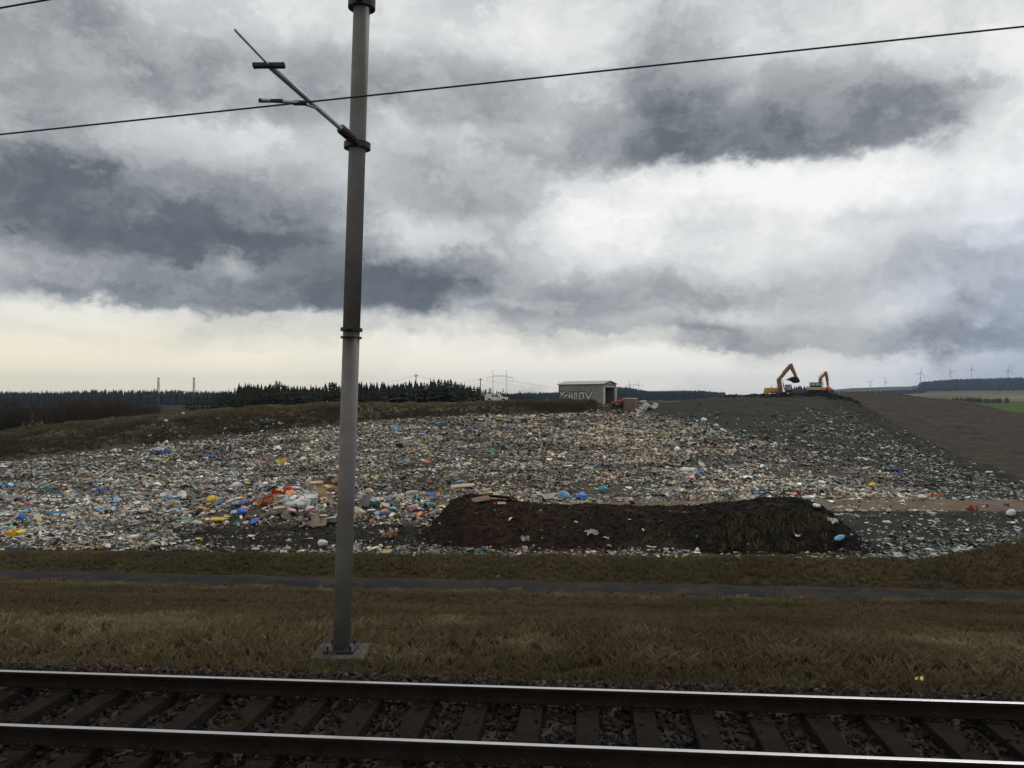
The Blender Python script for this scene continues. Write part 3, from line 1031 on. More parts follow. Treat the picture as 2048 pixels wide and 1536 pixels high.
def density(X, Y, x, y):
    U, lip = outlines(x, y)
    n = fbm(X / 5.0, Y / 3.0, 151); n2 = fbm(X / 14.0, Y / 6.0, 153)
    streak = 0.30 + 0.85 * sstep(0.38, 0.60, n * 0.55 + n2 * 0.45)
    streak = streak * (1 - 0.75 * sstep(0.60, 0.72, fbm(X / 9.0, Y / 3.5, 157)))
    main = sstep(-3, 3, y - U) * streak
    d = np.where(x < 1895, main, 0)
    bank = (y < U) & (x < 1290)
    specks = np.exp(-((x - 480) / 170) ** 2) * np.exp(-((y - 858) / 16) ** 2)
    d = np.where(bank, 0.006 + 0.09 * specks + 0.12 * sstep(8, 0, U - y) + 0.30 * sstep(1150, 1230, x) * sstep(806, 815, y), d)
    hill = (y < U) & (x >= 1290)
    band = 0.25 + 0.75 * sstep(150, 20, y - lip) * sstep(1480, 1640, x)
    hd = 0.27 * sstep(803, 880, y) * band * (0.3 + 1.1 * n)
    hd = hd * (0.13 + 0.87 * sstep(-2, 14, y - lip)) + 0.25 * sstep(12, 0, U - y)
    d = np.where(hill, hd, d)
    crestY = np.interp(x, _cx, _cY[:, 6])
    d = np.where((x > 1600) & (Y > crestY + 0.6), 0.0, d)
    # black soil before the heap
    dk = sstep(0, 0.25, 1.0 - ((x - 650) / 320) ** 2) * sstep(1046, 1058, y) * (1 - sstep(1090, 1098, y))
    d = d * (1 - 0.95 * dk) * (1 - 0.62 * np.exp(-(np.abs(x - 620) / 260) ** 4) * np.exp(-((Y - 58) / 6.5) ** 4))
    # dirt road
    wob = 1.6 * (fbm(X / 1.5, Y * 0, 159) - 0.5)
    road = (Y > 58.4 + wob) & (Y < 63.6 + wob) & (x > 1165)
    d = np.where(road, 0.03, d)
    hollow = (Y <= 58.2) & (x > 1500)
    hd2 = 0.04 + 0.40 * sstep(1550, 2150, x + (y - 1060) * 5.0) * sstep(1040, 1090, y) * (0.2 + 1.3 * n)
    d = np.where(hollow, hd2, d)
    return d


N = 560000
t_ = RNG.uniform(-0.80, 0.80, N)
Y = 43.5 * (165 / 43.5) ** (RNG.random(N) ** 0.8)
X = t_ * Y
Z = top_z(X, Y)
x, y = CX + F * t_, HY - F * (Z - CH) / Y
d = density(X, Y, x, y)
v_ = (Y + TA * X) * CA
onm = mound(X, Y) > height(X, Y) + 0.05
onm &= (Y > 45.3) & (Y < 55.6) & (x > 840) & (x < 1715)
d = np.where(onm, 0.006, d)
d = np.where(v_ < 43.3, 0, d)
k = RNG.random(N) < d
X, Y, Z, x, y = X[k], Y[k], Z[k], x[k], y[k]
n = len(X)
print('rubbish pieces', n)
heap = np.exp(-(np.abs(x - 630) / 290) ** 4) * np.exp(-((Y - 59) / 6.5) ** 4)
size = 0.081 * (Y / 50) ** 0.55 * np.exp(RNG.normal(0, 0.42, n)) * (1 + 0.45 * heap * (RNG.random(n) < 0.4))
U, lip = outlines(x, y)
onhill = (((y < U) & (x > 1290)) | ((Y < 58) & (x > 1500))).astype(float)
w = PW / PW.sum()
ci = RNG.choice(len(PAL), n, p=w)
# cluster colours: blues gather in patches
cl_n = fbm(X / 3.0, Y / 3.0, 161)
ci = np.where((cl_n > 0.70) & (RNG.random(n) < 0.22), RNG.choice([11, 12, 12, 13], n), ci)
ci = np.where((heap > 0.4) & (RNG.random(n) < 0.40), RNG.choice([0, 0, 10, 11, 12, 13, 14, 15, 16, 17, 18, 6, 9, 5], n), ci)
c = PAL[ci] * RNG.uniform(0.6, 1.2, (n, 1)) * np.array([1.03, 1.0, 0.93])
mid = np.exp(-((x - 1150) / 380) ** 2)[:, None]
c = c * (1 - mid * np.array([0.0, 0.05, 0.12]))
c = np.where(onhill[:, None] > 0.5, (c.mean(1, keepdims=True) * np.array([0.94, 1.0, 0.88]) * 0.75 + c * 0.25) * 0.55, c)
_dirt = 0.55 + 0.75 * sstep(0.34, 0.62, 0.5 * fbm(X / 11, Y / 5, 181, 3) + 0.5 * fbm(X / 4, Y / 2.2, 183, 3))
c = c * np.where(onhill > 0.5, 1.0, _dirt)[:, None]
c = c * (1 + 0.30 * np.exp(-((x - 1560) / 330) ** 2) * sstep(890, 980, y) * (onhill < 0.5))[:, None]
_film = (onhill > 0.5) & (RNG.random(n) < 0.22)
c = np.where(_film[:, None], np.array([0.42, 0.46, 0.42]) * RNG.uniform(0.6, 1.3, (n, 1)), c)
size = np.where(onhill > 0.5, size * 0.9, size)
ka = RNG.random(n) < np.where(onhill > 0.5, 0.15, 0.30)
parts_v, parts_t, parts_c, off = [], [], [], 0
# crumpled lumps
m = int(ka.sum())
V, Fc = octa(m, RNG)
flat = np.stack([RNG.uniform(0.7, 1.5, m), RNG.uniform(0.6, 1.2, m), RNG.uniform(0.45, 0.95, m)], -1)
V = V * flat[:, None, :]
_a = RNG.uniform(-1.0, 1.0, m)[:, None]
V = np.stack([V[..., 0], V[..., 1] * np.cos(_a) - V[..., 2] * np.sin(_a), V[..., 1] * np.sin(_a) + V[..., 2] * np.cos(_a)], -1)
V = rotz(V, RNG.uniform(0, 6.28, m)) * size[ka][:, None, None]
V[..., 2] += (size[ka] * 0.30)[:, None]
V += np.stack([X[ka], Y[ka], Z[ka]], -1)[:, None, :]
parts_v.append(V.reshape(-1, 3)); parts_t.append((Fc[None] + 6 * np.arange(m)[:, None, None]).reshape(-1, 3) + off)
parts_c.append(np.repeat(c[ka], 6, 0)); off += 6 * m
# crumpled film, card and cloth: folded sheets
kb = ~ka
m = int(kb.sum())
g = np.array([[-1, -.7], [0, -.8], [1, -.6], [-1, .7], [.1, .8], [1, .6]], float)
V = np.zeros((m, 6, 3)); V[:, :, :2] = g[None] + (RNG.random((m, 6, 2)) - .5) * .7
V[:, :, 2] = RNG.uniform(-0.2, 1.3, (m, 6)) * RNG.uniform(0.2, 1.0, (m, 1))
V[:, :, 1] *= RNG.uniform(0.35, 1.0, (m, 1))
V = rotz(V, RNG.uniform(0, 6.28, m)) * size[kb][:, None, None] * 1.25
V += np.stack([X[kb], Y[kb], Z[kb]], -1)[:, None, :]
Fs = np.array([[0, 1, 4], [0, 4, 3], [1, 2, 5], [1, 5, 4]])
parts_v.append(V.reshape(-1, 3)); parts_t.append((Fs[None] + 6 * np.arange(m)[:, None, None]).reshape(-1, 3) + off)
parts_c.append(np.repeat(c[kb], 6, 0)); off += 6 * m
M_RUB = material('mixed_rubbish', attr=True, rough=0.65, var=0.30, scale=3.0, spec=0.3)
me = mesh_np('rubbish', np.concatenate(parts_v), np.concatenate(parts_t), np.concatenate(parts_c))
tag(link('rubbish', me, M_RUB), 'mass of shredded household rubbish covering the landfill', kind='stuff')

# ------------------------------------------------------------------ rubbish: the pieces that can be told apart
TC = {'white': (0.72, 0.72, 0.70), 'dirty white': (0.50, 0.49, 0.46), 'grey': (0.30, 0.30, 0.29), 'black': (0.03, 0.03, 0.032), 'bright blue': (0.03, 0.16, 0.55),
      'light blue': (0.16, 0.38, 0.62), 'teal': (0.05, 0.27, 0.33), 'red': (0.50, 0.06, 0.05), 'orange': (0.75, 0.17, 0.05), 'yellow': (0.78, 0.52, 0.06),
      'green': (0.06, 0.30, 0.14), 'pink': (0.60, 0.30, 0.32), 'beige': (0.52, 0.43, 0.30), 'brown': (0.20, 0.13, 0.08), 'dark green': (0.10, 0.13, 0.08),
      'tan': (0.55, 0.38, 0.20), 'purple': (0.10, 0.07, 0.25), 'dark red': (0.22, 0.03, 0.04)}


def tmat(c, kind):
    gloss = {'bag': 0.35, 'sheet': 0.4, 'box': 0.85, 'board': 0.9, 'cloth': 0.95}[kind]
    return material('%s_%s' % (c.replace(' ', '_'), {'bag': 'plastic', 'sheet': 'film', 'box': 'card', 'board': 'wood', 'cloth': 'fabric'}[kind]), TC[c], rough=gloss, var=0.22, scale=4, dirt=tuple(0.35 * q + 0.02 for q in TC[c]), dscale=2.2)


def bag_mesh(seed):
    """slumped, creased sack"""
    rr = random.Random(seed)
    bm = bmesh.new()
    bmesh.ops.create_icosphere(bm, subdivisions=3, radius=0.5)
    folds = []
    for k in range(9):
        d = Vector((rr.gauss(0, 1), rr.gauss(0, 1), rr.gauss(0, .6))).normalized()
        folds.append((d, rr.uniform(-.25, .35), rr.uniform(.06, .17), rr.uniform(.05, .14)))
    ax, ay = rr.uniform(1.0, 1.45), rr.uniform(.65, 1.0)
    for v in bm.verts:
        p = v.co.copy()
        k = 1.0
        for d, o_, dep, w_ in folds:
            q = abs(p.dot(d) * 2 - o_)
            k -= dep * max(0.0, 1 - q / w_)
        k += rr.uniform(-.035, .035)
        q = p * k
        q.z *= 0.55 + .2 * math.sin(3 * p.x + seed)
        q.x *= ax; q.y *= ay
        q.z = max(q.z, -0.13 + .02 * math.sin(9 * p.x))
        if p.x > .40: q += Vector((.16, .04 * math.sin(seed), .03)) * ((p.x - .40) / .1)
        v.co = q + Vector((0, 0, .10))
    me = bpy.data.meshes.new('bag'); bm.to_mesh(me); bm.free()
    return me


def sheet_mesh(seed, amp, nx=7, ny=6):
    rr = random.Random(seed)
    P, Q = [], []
    a, b, c = rr.uniform(2, 5), rr.uniform(2, 5), rr.uniform(0, 6)
    for j in range(ny):
        for i in range(nx):
            x_, y_ = i / (nx - 1) - .5, j / (ny - 1) - .5
            ed = 1 + 0.25 * math.sin(7 * x_ + c) * (abs(y_) > .4)
            z_ = 0.10 + amp * (math.sin(a * x_ * 2 + c) * math.cos(b * y_ * 2) + 0.5 * math.sin(9 * x_ + 5 * y_ + c)) + rr.uniform(-.4, .4) * amp
            P.append((x_ * 1.3 * ed, y_ * 0.9 * ed, max(z_, -0.03)))
    for j in range(ny - 1):
        for i in range(nx - 1):
            k_ = j * nx + i
            Q.append((k_, k_ + 1, k_ + nx + 1, k_ + nx))
    bm = bmesh.new()
    vs = [bm.verts.new(p) for p in P]
    for q in Q: bm.faces.new([vs[i] for i in q])
    geo = bmesh.ops.solidify(bm, geom=bm.faces[:], thickness=0.012)
    me = bpy.data.meshes.new('sheet'); bm.to_mesh(me); bm.free()
    return me


def box_mesh(seed):
    rr = random.Random(seed)
    m_ = MB()
    for sx in (-1, 1):
        m_.box((sx * .38, 0, .22), (.02, .56, .44), rot=(0, sx * rr.uniform(0, .12), 0))
    for sy in (-1, 1):
        m_.box((0, sy * .28, .22), (.74, .02, .44), rot=(-sy * rr.uniform(0, .12), 0, 0))
        m_.box((0, sy * .40, .43), (.70, .26, .012), rot=(sy * rr.uniform(-.7, -.1), 0, 0))
    m_.box((0, 0, .012), (.74, .54, .02))
    return m_.mesh('box')


def board_mesh(seed):
    rr = random.Random(seed)
    return MB().box((0, 0, 0.04), (1.0, 0.30 + .2 * rr.random(), 0.035), bevel=0.004).mesh('board')


SHAPES = {'bag': [bag_mesh(i) for i in range(12)], 'sheet': [sheet_mesh(i, 0.13) for i in range(5)], 'cloth': [sheet_mesh(20 + i, 0.17) for i in range(4)],
          'box': [box_mesh(i) for i in range(3)], 'board': [board_mesh(i) for i in range(4)]}
NAMES = {'bag': 'plastic_bag', 'sheet': 'plastic_sheet', 'cloth': 'cloth_scrap', 'box': 'cardboard_box', 'board': 'board'}
CATS = {'bag': 'bag', 'sheet': 'plastic sheet', 'cloth': 'cloth', 'box': 'box', 'board': 'board'}
rr = random.Random(5)


def slope_at(p):
    e = 0.6
    zx = (float(top_z(p.x + e, p.y)[0]) - float(top_z(p.x - e, p.y)[0])) / (2 * e)
    zy = (float(top_z(p.x, p.y + e)[0]) - float(top_z(p.x, p.y - e)[0])) / (2 * e)
    return Vector((-zx, -zy, 1)).normalized()


def piece(kind, color, p, wpx, label, group=None, hk=1.0, yaw=None, tilt=None, name=None, cat=None, lift=0.0, depth=1.0):
    """a piece of rubbish wpx photo pixels wide, lying at p"""
    w_ = wpx / F * p.y
    me = rr.choice(SHAPES[kind])
    ml = tmat(color, kind)
    o = link(name or NAMES[kind], me, ml)
    base = {'bag': 1.25, 'sheet': 1.35, 'cloth': 1.35, 'box': 0.95, 'board': 1.05}[kind]
    s_ = w_ / base
    o.scale = (s_, s_ * depth, s_ * hk)
    q = slope_at(p).to_track_quat('Z', 'Y').to_matrix().to_4x4()
    rz = Matrix.Rotation(rr.uniform(-.6, .6) if yaw is None else yaw, 4, 'Z')
    rt = Euler(tilt or (rr.uniform(-.15, .15), rr.uniform(-.15, .15), 0)).to_matrix().to_4x4()
    loc, rot, sc_ = (Matrix.Translation(p) @ q @ rz @ rt).decompose()
    o.location = p + Vector((0, 0, 0.02 + lift)); o.rotation_euler = rot.to_euler()
    if not (tilt or lift):
        # settle the lowest corner just below the surface
        zs = [(rot.to_matrix() @ Vector((c[0] * o.scale[0], c[1] * o.scale[1], c[2] * o.scale[2]))).z for c in me_bb(me)]
        o.location.z = p.z - min(0.0, 0.0) - 0.02 * s_
    return tag(o, label, cat or CATS[kind], group)


def me_bb(me):
    return [(x_, y_, z_) for x_ in (-.6, .6) for y_ in (-.5, .5) for z_ in (0,)]


# pieces that stand out in the photograph: kind, colour, px, py, width px, label
NOTABLE = [
    ('bag', 'yellow', 437, 1046, 30, 'bright yellow plastic sack flattened at the foot of the loose rubbish heap', .6),
    ('cloth', 'orange', 556, 998, 34, 'bright orange tarpaulin crumpled on top of the loose rubbish heap', 1.2),
    ('cloth', 'orange', 533, 1010, 26, 'orange cloth scrap beside the larger orange tarpaulin on the heap', 1.2),
    ('bag', 'bright blue', 484, 1032, 26, 'bright blue sack on black soil between yellow sack and orange cloth', .9),
    ('bag', 'bright blue', 569, 1000, 14, 'small bright blue bag touching the orange tarpaulin', 1.2),
    ('bag', 'white', 588, 1016, 32, 'large white sack on the heap just below the orange tarpaulin', .9),
    ('sheet', 'white', 418, 980, 28, 'flat white sheet at the back of the loose rubbish heap', .6),
    ('bag', 'dirty white', 363, 998, 32, 'large greyish white sack lying apart at the end of the heap', .8),
    ('sheet', 'dark green', 662, 1046, 46, 'big olive green sheet propped over rubbish at the heap foot', 1.6),
    ('box', 'beige', 638, 1056, 26, 'open beige cardboard box at the foot of the heap by the green sheet', 1.1),
    ('sheet', 'dirty white', 618, 1056, 24, 'pale flat panel leaning beside the open beige cardboard box', 1.2),
    ('bag', 'red', 619, 1030, 16, 'dark red bag in the heap above the beige cardboard box', 1.3),
    ('sheet', 'white', 634, 1033, 18, 'white foam slab in the heap beside the dark red bag', .6),
    ('cloth', 'beige', 726, 1042, 18, 'cream coloured cloth crumpled at the heap foot', 1.4),
    ('cloth', 'tan', 779, 1078, 24, 'pale yellow card lying alone on the black soil', 1.6),
    ('bag', 'white', 646, 1095, 22, 'white plastic bag lying alone at the edge of the grass berm', 1.3),
    ('cloth', 'white', 1183, 1072, 19, 'white sheet draped on the front face of the soil mound', 1.2),
    ('sheet', 'white', 1050, 1083, 16, 'small white film at the foot of the soil mound', .8),
    ('bag', 'bright blue', 1164, 1003, 30, 'bright blue bag heap on the crest of the soil mound', 1.0),
    ('bag', 'light blue', 1128, 1000, 26, 'light blue bags beside the bright blue bag on the mound crest', 1.0),
    ('bag', 'teal', 1205, 986, 22, 'turquoise sack on the rubbish above the mound crest', .9),
    ('bag', 'black', 1188, 1007, 12, 'small black bag next to the bright blue bag on the mound crest', .8),
    ('bag', 'white', 1376, 945, 34, 'large white sack on the rubbish slope above the dirt road', .8),
    ('sheet', 'dirty white', 1463, 938, 30, 'crumpled pale sheet on the rubbish slope above the dirt road', .7),
    ('bag', 'white', 1618, 1000, 22, 'white bag at the end of the soil mound beside the dirt road', .7),
    ('bag', 'white', 1632, 1018, 20, 'white sack slipping down the end of the soil mound', .8),
    ('sheet', 'white', 1664, 1050, 20, 'white film strip on the end slope of the soil mound', 1.2),
    ('bag', 'light blue', 1678, 1085, 20, 'pale blue bag in the hollow at the foot of the mound', .7),
    ('sheet', 'red', 1945, 1020, 22, 'red sheet half buried in the bank just below the dirt road', .8),
    ('sheet', 'orange', 1874, 996, 22, 'orange red plastic strip at the corner of the rubbish by the dirt road', .6),
    ('sheet', 'green', 1870, 989, 16, 'green plastic strip beside the orange red strip', .6),
    ('bag', 'white', 2021, 1034, 20, 'white bag on the dark bank below the dirt road', 1.0),
    ('bag', 'yellow', 1744, 977, 16, 'yellow bag on the slope above the dirt road', 1.1),
    ('sheet', 'bright blue', 1792, 941, 22, 'blue sheet on the edge of the dark hillside', .8),
    ('bag', 'white', 1978, 947, 13, 'white bag on the dark crest of the hill', .9),
    ('sheet', 'bright blue', 325, 909, 34, 'long bright blue tarpaulin on the far edge of the rubbish floor', .9),
    ('sheet', 'light blue', 416, 914, 20, 'light blue sheet between the long blue tarpaulin and the person', .9),
    ('sheet', 'bright blue', 878, 853, 22, 'blue sheet near the top of the rubbish below the white pickup', .8),
    ('bag', 'bright blue', 845, 868, 12, 'small blue bag just below the blue sheet under the white pickup', .9),
    ('bag', 'white', 816, 880, 18, 'white sack at the top of the rubbish below the brow', .8),
    ('sheet', 'white', 1297, 817, 34, 'white plastic sheeting heaped beside the brown concrete bunker', 1.1),
    ('sheet', 'white', 1283, 822, 20, 'torn white film at the foot of the brown concrete bunker', .9),
    ('bag', 'dirty white', 1256 + 30, 806, 12, 'pale round sack behind the brown concrete bunker', 1.0),
    ('bag', 'white', 1408, 842, 14, 'white sack where the rubbish meets the dark hillside', 1.1),
    ('bag', 'white', 1432, 853, 13, 'white bag on the seam between rubbish and dark hillside', 1.1),
    ('sheet', 'dirty white', 20, 1002, 40, 'wide pale plastic sheet spread on the flat rubbish floor', .7),
    ('sheet', 'light blue', 115, 1034, 36, 'long light blue film trailing across the flat rubbish floor', .7),
    ('bag', 'bright blue', 43, 1040, 20, 'bright blue sack near the trailing light blue film', .9),
    ('bag', 'red', 52, 1016, 13, 'red bag beside the wide pale plastic sheet', .9),
    ('box', 'yellow', 28, 1076, 26, 'crushed yellow crate on the flat rubbish near the berm', .5),
    ('sheet', 'white', 100, 1082, 34, 'flat white panel on the rubbish near the crushed yellow crate', .4),
    ('bag', 'white', 268, 1080, 18, 'white plastic bag on the flat rubbish close to the berm', .9),
    ('bag', 'yellow', 195, 1101, 8, 'small yellow container at the inner foot of the berm', 1.0),
    ('sheet', 'teal', 85, 985, 30, 'pale turquoise film on the flat rubbish floor', .7),
    ('sheet', 'bright blue', 195, 986, 22, 'torn blue film on the flat rubbish floor behind the trailing light blue film', .7),
    ('bag', 'white', 332, 844, 7, 'lone white bag high on the brown bank', 1.1),
    ('sheet', 'tan', 480, 840, 8, 'tan strip sticking up on the brown bank above green netting', 2.0),
    ('bag', 'orange', 1308, 887, 10, 'small orange bag in the middle of the rubbish slope', 1.1),
    ('bag', 'red', 1402, 903, 13, 'red bag on the rubbish slope below the dark hillside', .9),
]
NEAR = [('yellow sack', 437, 1046), ('orange tarpaulin', 556, 998), ('bright blue sack', 484, 1032), ('large white sack', 588, 1016), ('flat white sheet', 418, 980),
        ('greyish white sack', 363, 998), ('olive green sheet', 662, 1046), ('open beige box', 638, 1056), ('dark red bag', 619, 1030), ('cream cloth', 726, 1042),
        ('soil mound shoulder', 850, 1020), ('pale chipboard', 800, 985), ('dark red rags', 775, 1000), ('brow of the heap', 700, 985)]
for (kd, cn, px, py, wpx, lab, hk) in NOTABLE:
    _p = hit2(px, py); _p.z += 0.05 + (0.10 if _p.y < 75 else 0)
    piece(kd, cn, _p, wpx * 1.15, lab, hk=hk * 1.35, yaw=rr.uniform(-.4, .4))

# litter blown onto the grass
for (px, py, wpx, hk, lab, y0) in [(108, 1137, 12, .5, 'white litter scrap low on the berm above the road', 36), (746, 1141, 7, 1.0, 'white litter ball on the berm face', 36),
                                   (890, 1131, 9, .8, 'white crumpled cup on the berm face', 36), (997, 1155, 11, .4, 'white rag at the dark foot of the berm', 36),
                                   (1152, 1116, 18, .3, 'flat white film on the crest of the grass berm', 38), (1782, 1135, 14, .3, 'small pale scrap on the berm where it starts to climb', 36),
                                   (1998, 1124, 18, .25, 'flat white strip on the climbing end of the berm', 36), (1726, 1160, 16, .3, 'thin white strip low on the berm near the road', 36)]:
    piece('sheet', 'white', hit2(px, py, y0, 46), wpx, lab, hk=hk)
piece('bag', 'yellow', hit2(1842, 1362, 10.5, 14), 34, 'flattened pale yellow bag in the verge beside the rails', hk=.35, yaw=.1)
for (px, py, wpx, lab) in [(1598, 1278, 9, 'small white cup in the embankment grass'), (162, 1228, 7, 'tiny white scrap in the embankment grass below the road'), (304, 1180, 8, 'tiny white scrap on the roadside edge')]:
    piece('bag', 'white', hit2(px, py, 14, 35), wpx, lab, hk=1.2)

# boards on the mound crest
for i, (px, py, wpx, cn, tilt, lab) in enumerate([
        (1000, 1000, 62, 'brown', (0.10, -0.10, 0), 'long dark board lying across the crest of the soil mound'),
        (1045, 996, 52, 'brown', (0.35, 0.22, 0), 'dark panel tilted up on the crest of the soil mound'),
        (1003, 1011, 18, 'tan', (0.5, 0.0, 0), 'square light wood block below the boards on the mound'),
        (1022, 1003, 24, 'tan', (0.3, 0.1, 0), 'light wood offcut under the tilted dark panel'),
        (1056, 1003, 16, 'tan', (0.9, 0.3, 0), 'light wood end sticking out of the mound crest'),
        (962, 1005, 40, 'brown', (0.05, -0.22, 0), 'dark plank sloping down the left shoulder of the mound' .replace('left ', '')),
        (985, 992, 36, 'beige', (0.1, 0.05, 0), 'pale plank behind the dark boards on the mound'),
        (925, 978, 50, 'beige', (0.1, -0.05, 0), 'long pale sheet of chipboard on rubbish behind the mound shoulder')]):
    piece('board', cn, hit2(px, py), wpx, lab, tilt=tilt, yaw=rr.uniform(-.3, .3), lift=0.10, depth=1.0)

# many more that only their place tells apart
ZONES = [
    ('in the loose coloured heap on the black soil', 'coloured pieces in the loose heap', lambda: (rr.gauss(620, 130), rr.uniform(966, 1052)), 130, (13, 34)),
    ('on the flat rubbish floor before the brown bank', 'pieces on the flat rubbish floor', lambda: (rr.uniform(0, 420), rr.uniform(935, 1102)), 45, (9, 20)),
    ('on the rubbish slope below the grey shed', 'pieces on the rubbish slope below the shed', lambda: (rr.uniform(700, 1500), rr.uniform(880, 992)), 50, (9, 17)),
    ('at the slope foot along the dirt road', 'pieces along the dirt road', lambda: (rr.uniform(1280, 1860), rr.uniform(970, 1000)), 22, (12, 20)),
    ('in the hollow under the dirt road', 'pieces in the hollow', lambda: (rr.uniform(1700, 2040), rr.uniform(1045, 1112)), 22, (9, 18)),
]
cnt = {}
for zt, grp, samp, num, (w0_, w1_) in ZONES:
    done = 0
    while done < num:
        px, py = samp()
        if 'heap' in zt:
            if not (300 < px < 900) or py > 1056 - abs(px - 620) * 0.06 or py < 968 + abs(px - 620) * 0.03:
                continue
            cn = rr.choice(['white', 'white', 'dirty white', 'bright blue', 'light blue', 'red', 'dark red', 'yellow', 'pink', 'beige', 'beige', 'brown', 'brown', 'black', 'black', 'dirty white', 'teal', 'grey', 'grey', 'dark green', 'tan'])
            kd = rr.choice(['bag', 'bag', 'cloth', 'cloth', 'sheet', 'sheet', 'box', 'board'])
        else:
            if 'slope below' in zt and py < np.interp(px, UX, UY) + 15: continue
            if 'foot of' in zt and py < np.interp(px, UX, UY) + 6: continue
            cn = rr.choice(['white', 'white', 'dirty white', 'dirty white', 'dirty white', 'light blue', 'bright blue', 'yellow', 'red', 'teal', 'grey', 'beige', 'pink', 'green', 'black'])
            if 'hollow' in zt: cn = rr.choice(['white', 'dirty white', 'dirty white', 'grey', 'teal'])
            kd = rr.choice(['bag', 'bag', 'sheet', 'sheet', 'cloth'])
        if kd in ('box', 'board') and cn not in ('white', 'beige', 'brown', 'tan', 'dirty white', 'grey'):
            cn = rr.choice(['beige', 'tan', 'brown', 'white'])
        p = hit2(px, py)
        words = {'bag': '%s plastic bag', 'sheet': 'crumpled %s plastic film', 'cloth': '%s rag', 'box': 'open %s cardboard box', 'board': '%s board'}[kd] % cn
        wz = rr.uniform(w0_, w1_)
        words = ('small ' if wz < w0_ + (w1_ - w0_) * .35 else ('large ' if wz > w0_ + (w1_ - w0_) * .7 else '')) + words
        if 'heap' in zt:
            words += ' near the ' + min(NEAR, key=lambda q: (q[1] - px) ** 2 + (3 * (q[2] - py)) ** 2)[0]
            zt_ = 'in the loose heap'
        else:
            zt_ = zt
        p.z += 0.14 * ('heap' in zt); piece(kd, cn, p, wz, words + ' ' + zt_, grp, hk=rr.uniform(.7, 1.3) if kd != 'sheet' else rr.uniform(.5, 1.0), yaw=rr.uniform(-3, 3))
        done += 1

# green netting hanging on the brown bank
for (px, py, wpx) in [(470, 856, 26), (505, 848, 26), (545, 845, 30), (580, 842, 24), (600, 850, 22), (450, 866, 18)]:
    piece('sheet', 'dark green' if px < 500 else 'teal', hit2(px, py), wpx, 'dark green netting hanging down the brown bank', 'green netting on the bank', hk=1.0, name='netting', cat='netting')

# ------------------------------------------------------------------ grey shed with graffiti
M_SHED = material('grey_render_wall', (0.22, 0.215, 0.20), rough=0.9, var=0.18, scale=0.8, dirt=(0.15, 0.14, 0.125), dscale=0.6)
M_ROOF = material('pale_sheet_roof', (0.40, 0.40, 0.385), rough=0.6, var=0.15, scale=1.0)
M_TRIM = material('dark_trim', (0.06, 0.062, 0.065), rough=0.6, var=0.2)
M_FRAME = material('pale_door_frame', (0.50, 0.49, 0.46), rough=0.7, var=0.15)
M_INNER = material('dark_interior', (0.02, 0.02, 0.022), rough=0.95, var=0.3)
M_GOUT = material('graffiti_outline_paint', (0.02, 0.02, 0.022), rough=0.6, var=0.15)
M_GFILL = material('graffiti_fill_paint', (0.50, 0.49, 0.475), rough=0.6, var=0.12)

pa = Vector((17.0, 155.0)); pb_ = Vector((9.15, 163.0))          # near and far lower corners of the long wall
ex = (pa - pb_); SL = ex.length; ex = ex / SL                    # along the long wall towards the doorway
SW, SH, SRH = 3.9, 3.85, 0.62
sz0 = min(hz(pa.x, pa.y), hz(pb_.x, pb_.y), hz(pa.x + 3, pa.y + 3)) - 0.05
sz0 = min(sz0, 2.45)
shed = empty('shed', (pb_.x, pb_.y, sz0), math.atan2(ex.y, ex.x))
tag(shed, 'grey garage shed with graffiti on its long wall and an open dark doorway', 'shed')
T = 0.18
m_ = MB(); m_.box((SL / 2, T / 2, SH / 2), (SL, T, SH)); m_.build('long_wall', M_SHED, shed)
m_ = MB(); m_.box((SL / 2, SW - T / 2, SH / 2), (SL, T, SH)); m_.build('back_wall', M_SHED, shed)
m_ = MB(); m_.prism([(T + .002, 0), (SW - T - .002, 0), (SW - T - .002, SH), (SW / 2, SH + SRH - .04), (T + .002, SH)], 0, T)
w_ = m_.build('end_wall', M_SHED, shed); w_.matrix_local = Matrix(((0, 1, 0, 0), (1, 0, 0, 0), (0, 0, 1, 0), (0, 0, 0, 1)))
m_ = MB()
m_.prism([(T + .002, SH - .62), (SW - T - .002, SH - .62), (SW - T - .002, SH - .02), (SW / 2, SH + SRH - .05), (T + .002, SH - .02)], SL - T, SL)
w_ = m_.build('gable', M_SHED, shed); w_.matrix_local = Matrix(((0, 1, 0, 0), (1, 0, 0, 0), (0, 0, 1, 0), (0, 0, 0, 1)))
for y_ in (0.22, SW - 0.22):
    m_ = MB(); m_.box((SL + 0.03, y_, (SH - .62) / 2), (0.34, 0.40, SH - .62), bevel=0.01); m_.build('door_post', M_FRAME, shed)
m_ = MB(); m_.box((SL + .05, SW / 2, SH - .50), (0.08, SW - .9, 0.22), bevel=0.01); m_.box((SL + .03, SW / 2, SH + 0.10), (0.06, 0.5, 0.22), bevel=0.01)
m_.build('lintel', M_FRAME, shed)
m_ = MB(); m_.box((SL / 2, SW / 2, 0.03), (SL - .4, SW - .4, 0.05)); m_.build('floor_slab', M_INNER, shed)
for s in (-1, 1):
    L0 = math.hypot(SW / 2 + .22, SRH)
    m_ = MB(); m_.box((SL / 2, SW / 2 + s * (SW / 4 + .10), SH + SRH / 2 - 0.0), (SL + .5, L0, 0.07), rot=(-s * math.atan2(SRH, SW / 2 + .2), 0, 0)); r_ = m_.build('roof_slope', M_ROOF, shed)
m_ = MB(); m_.box((SL / 2, -0.16, SH - 0.06), (SL + .44, 0.12, 0.12), bevel=0.03); m_.build('gutter', M_TRIM, shed)
m_ = MB(); m_.bar((0.15, -0.07, 0.1), (0.15, -0.07, SH - .1), 0.05); m_.build('downpipe', M_TRIM, shed)
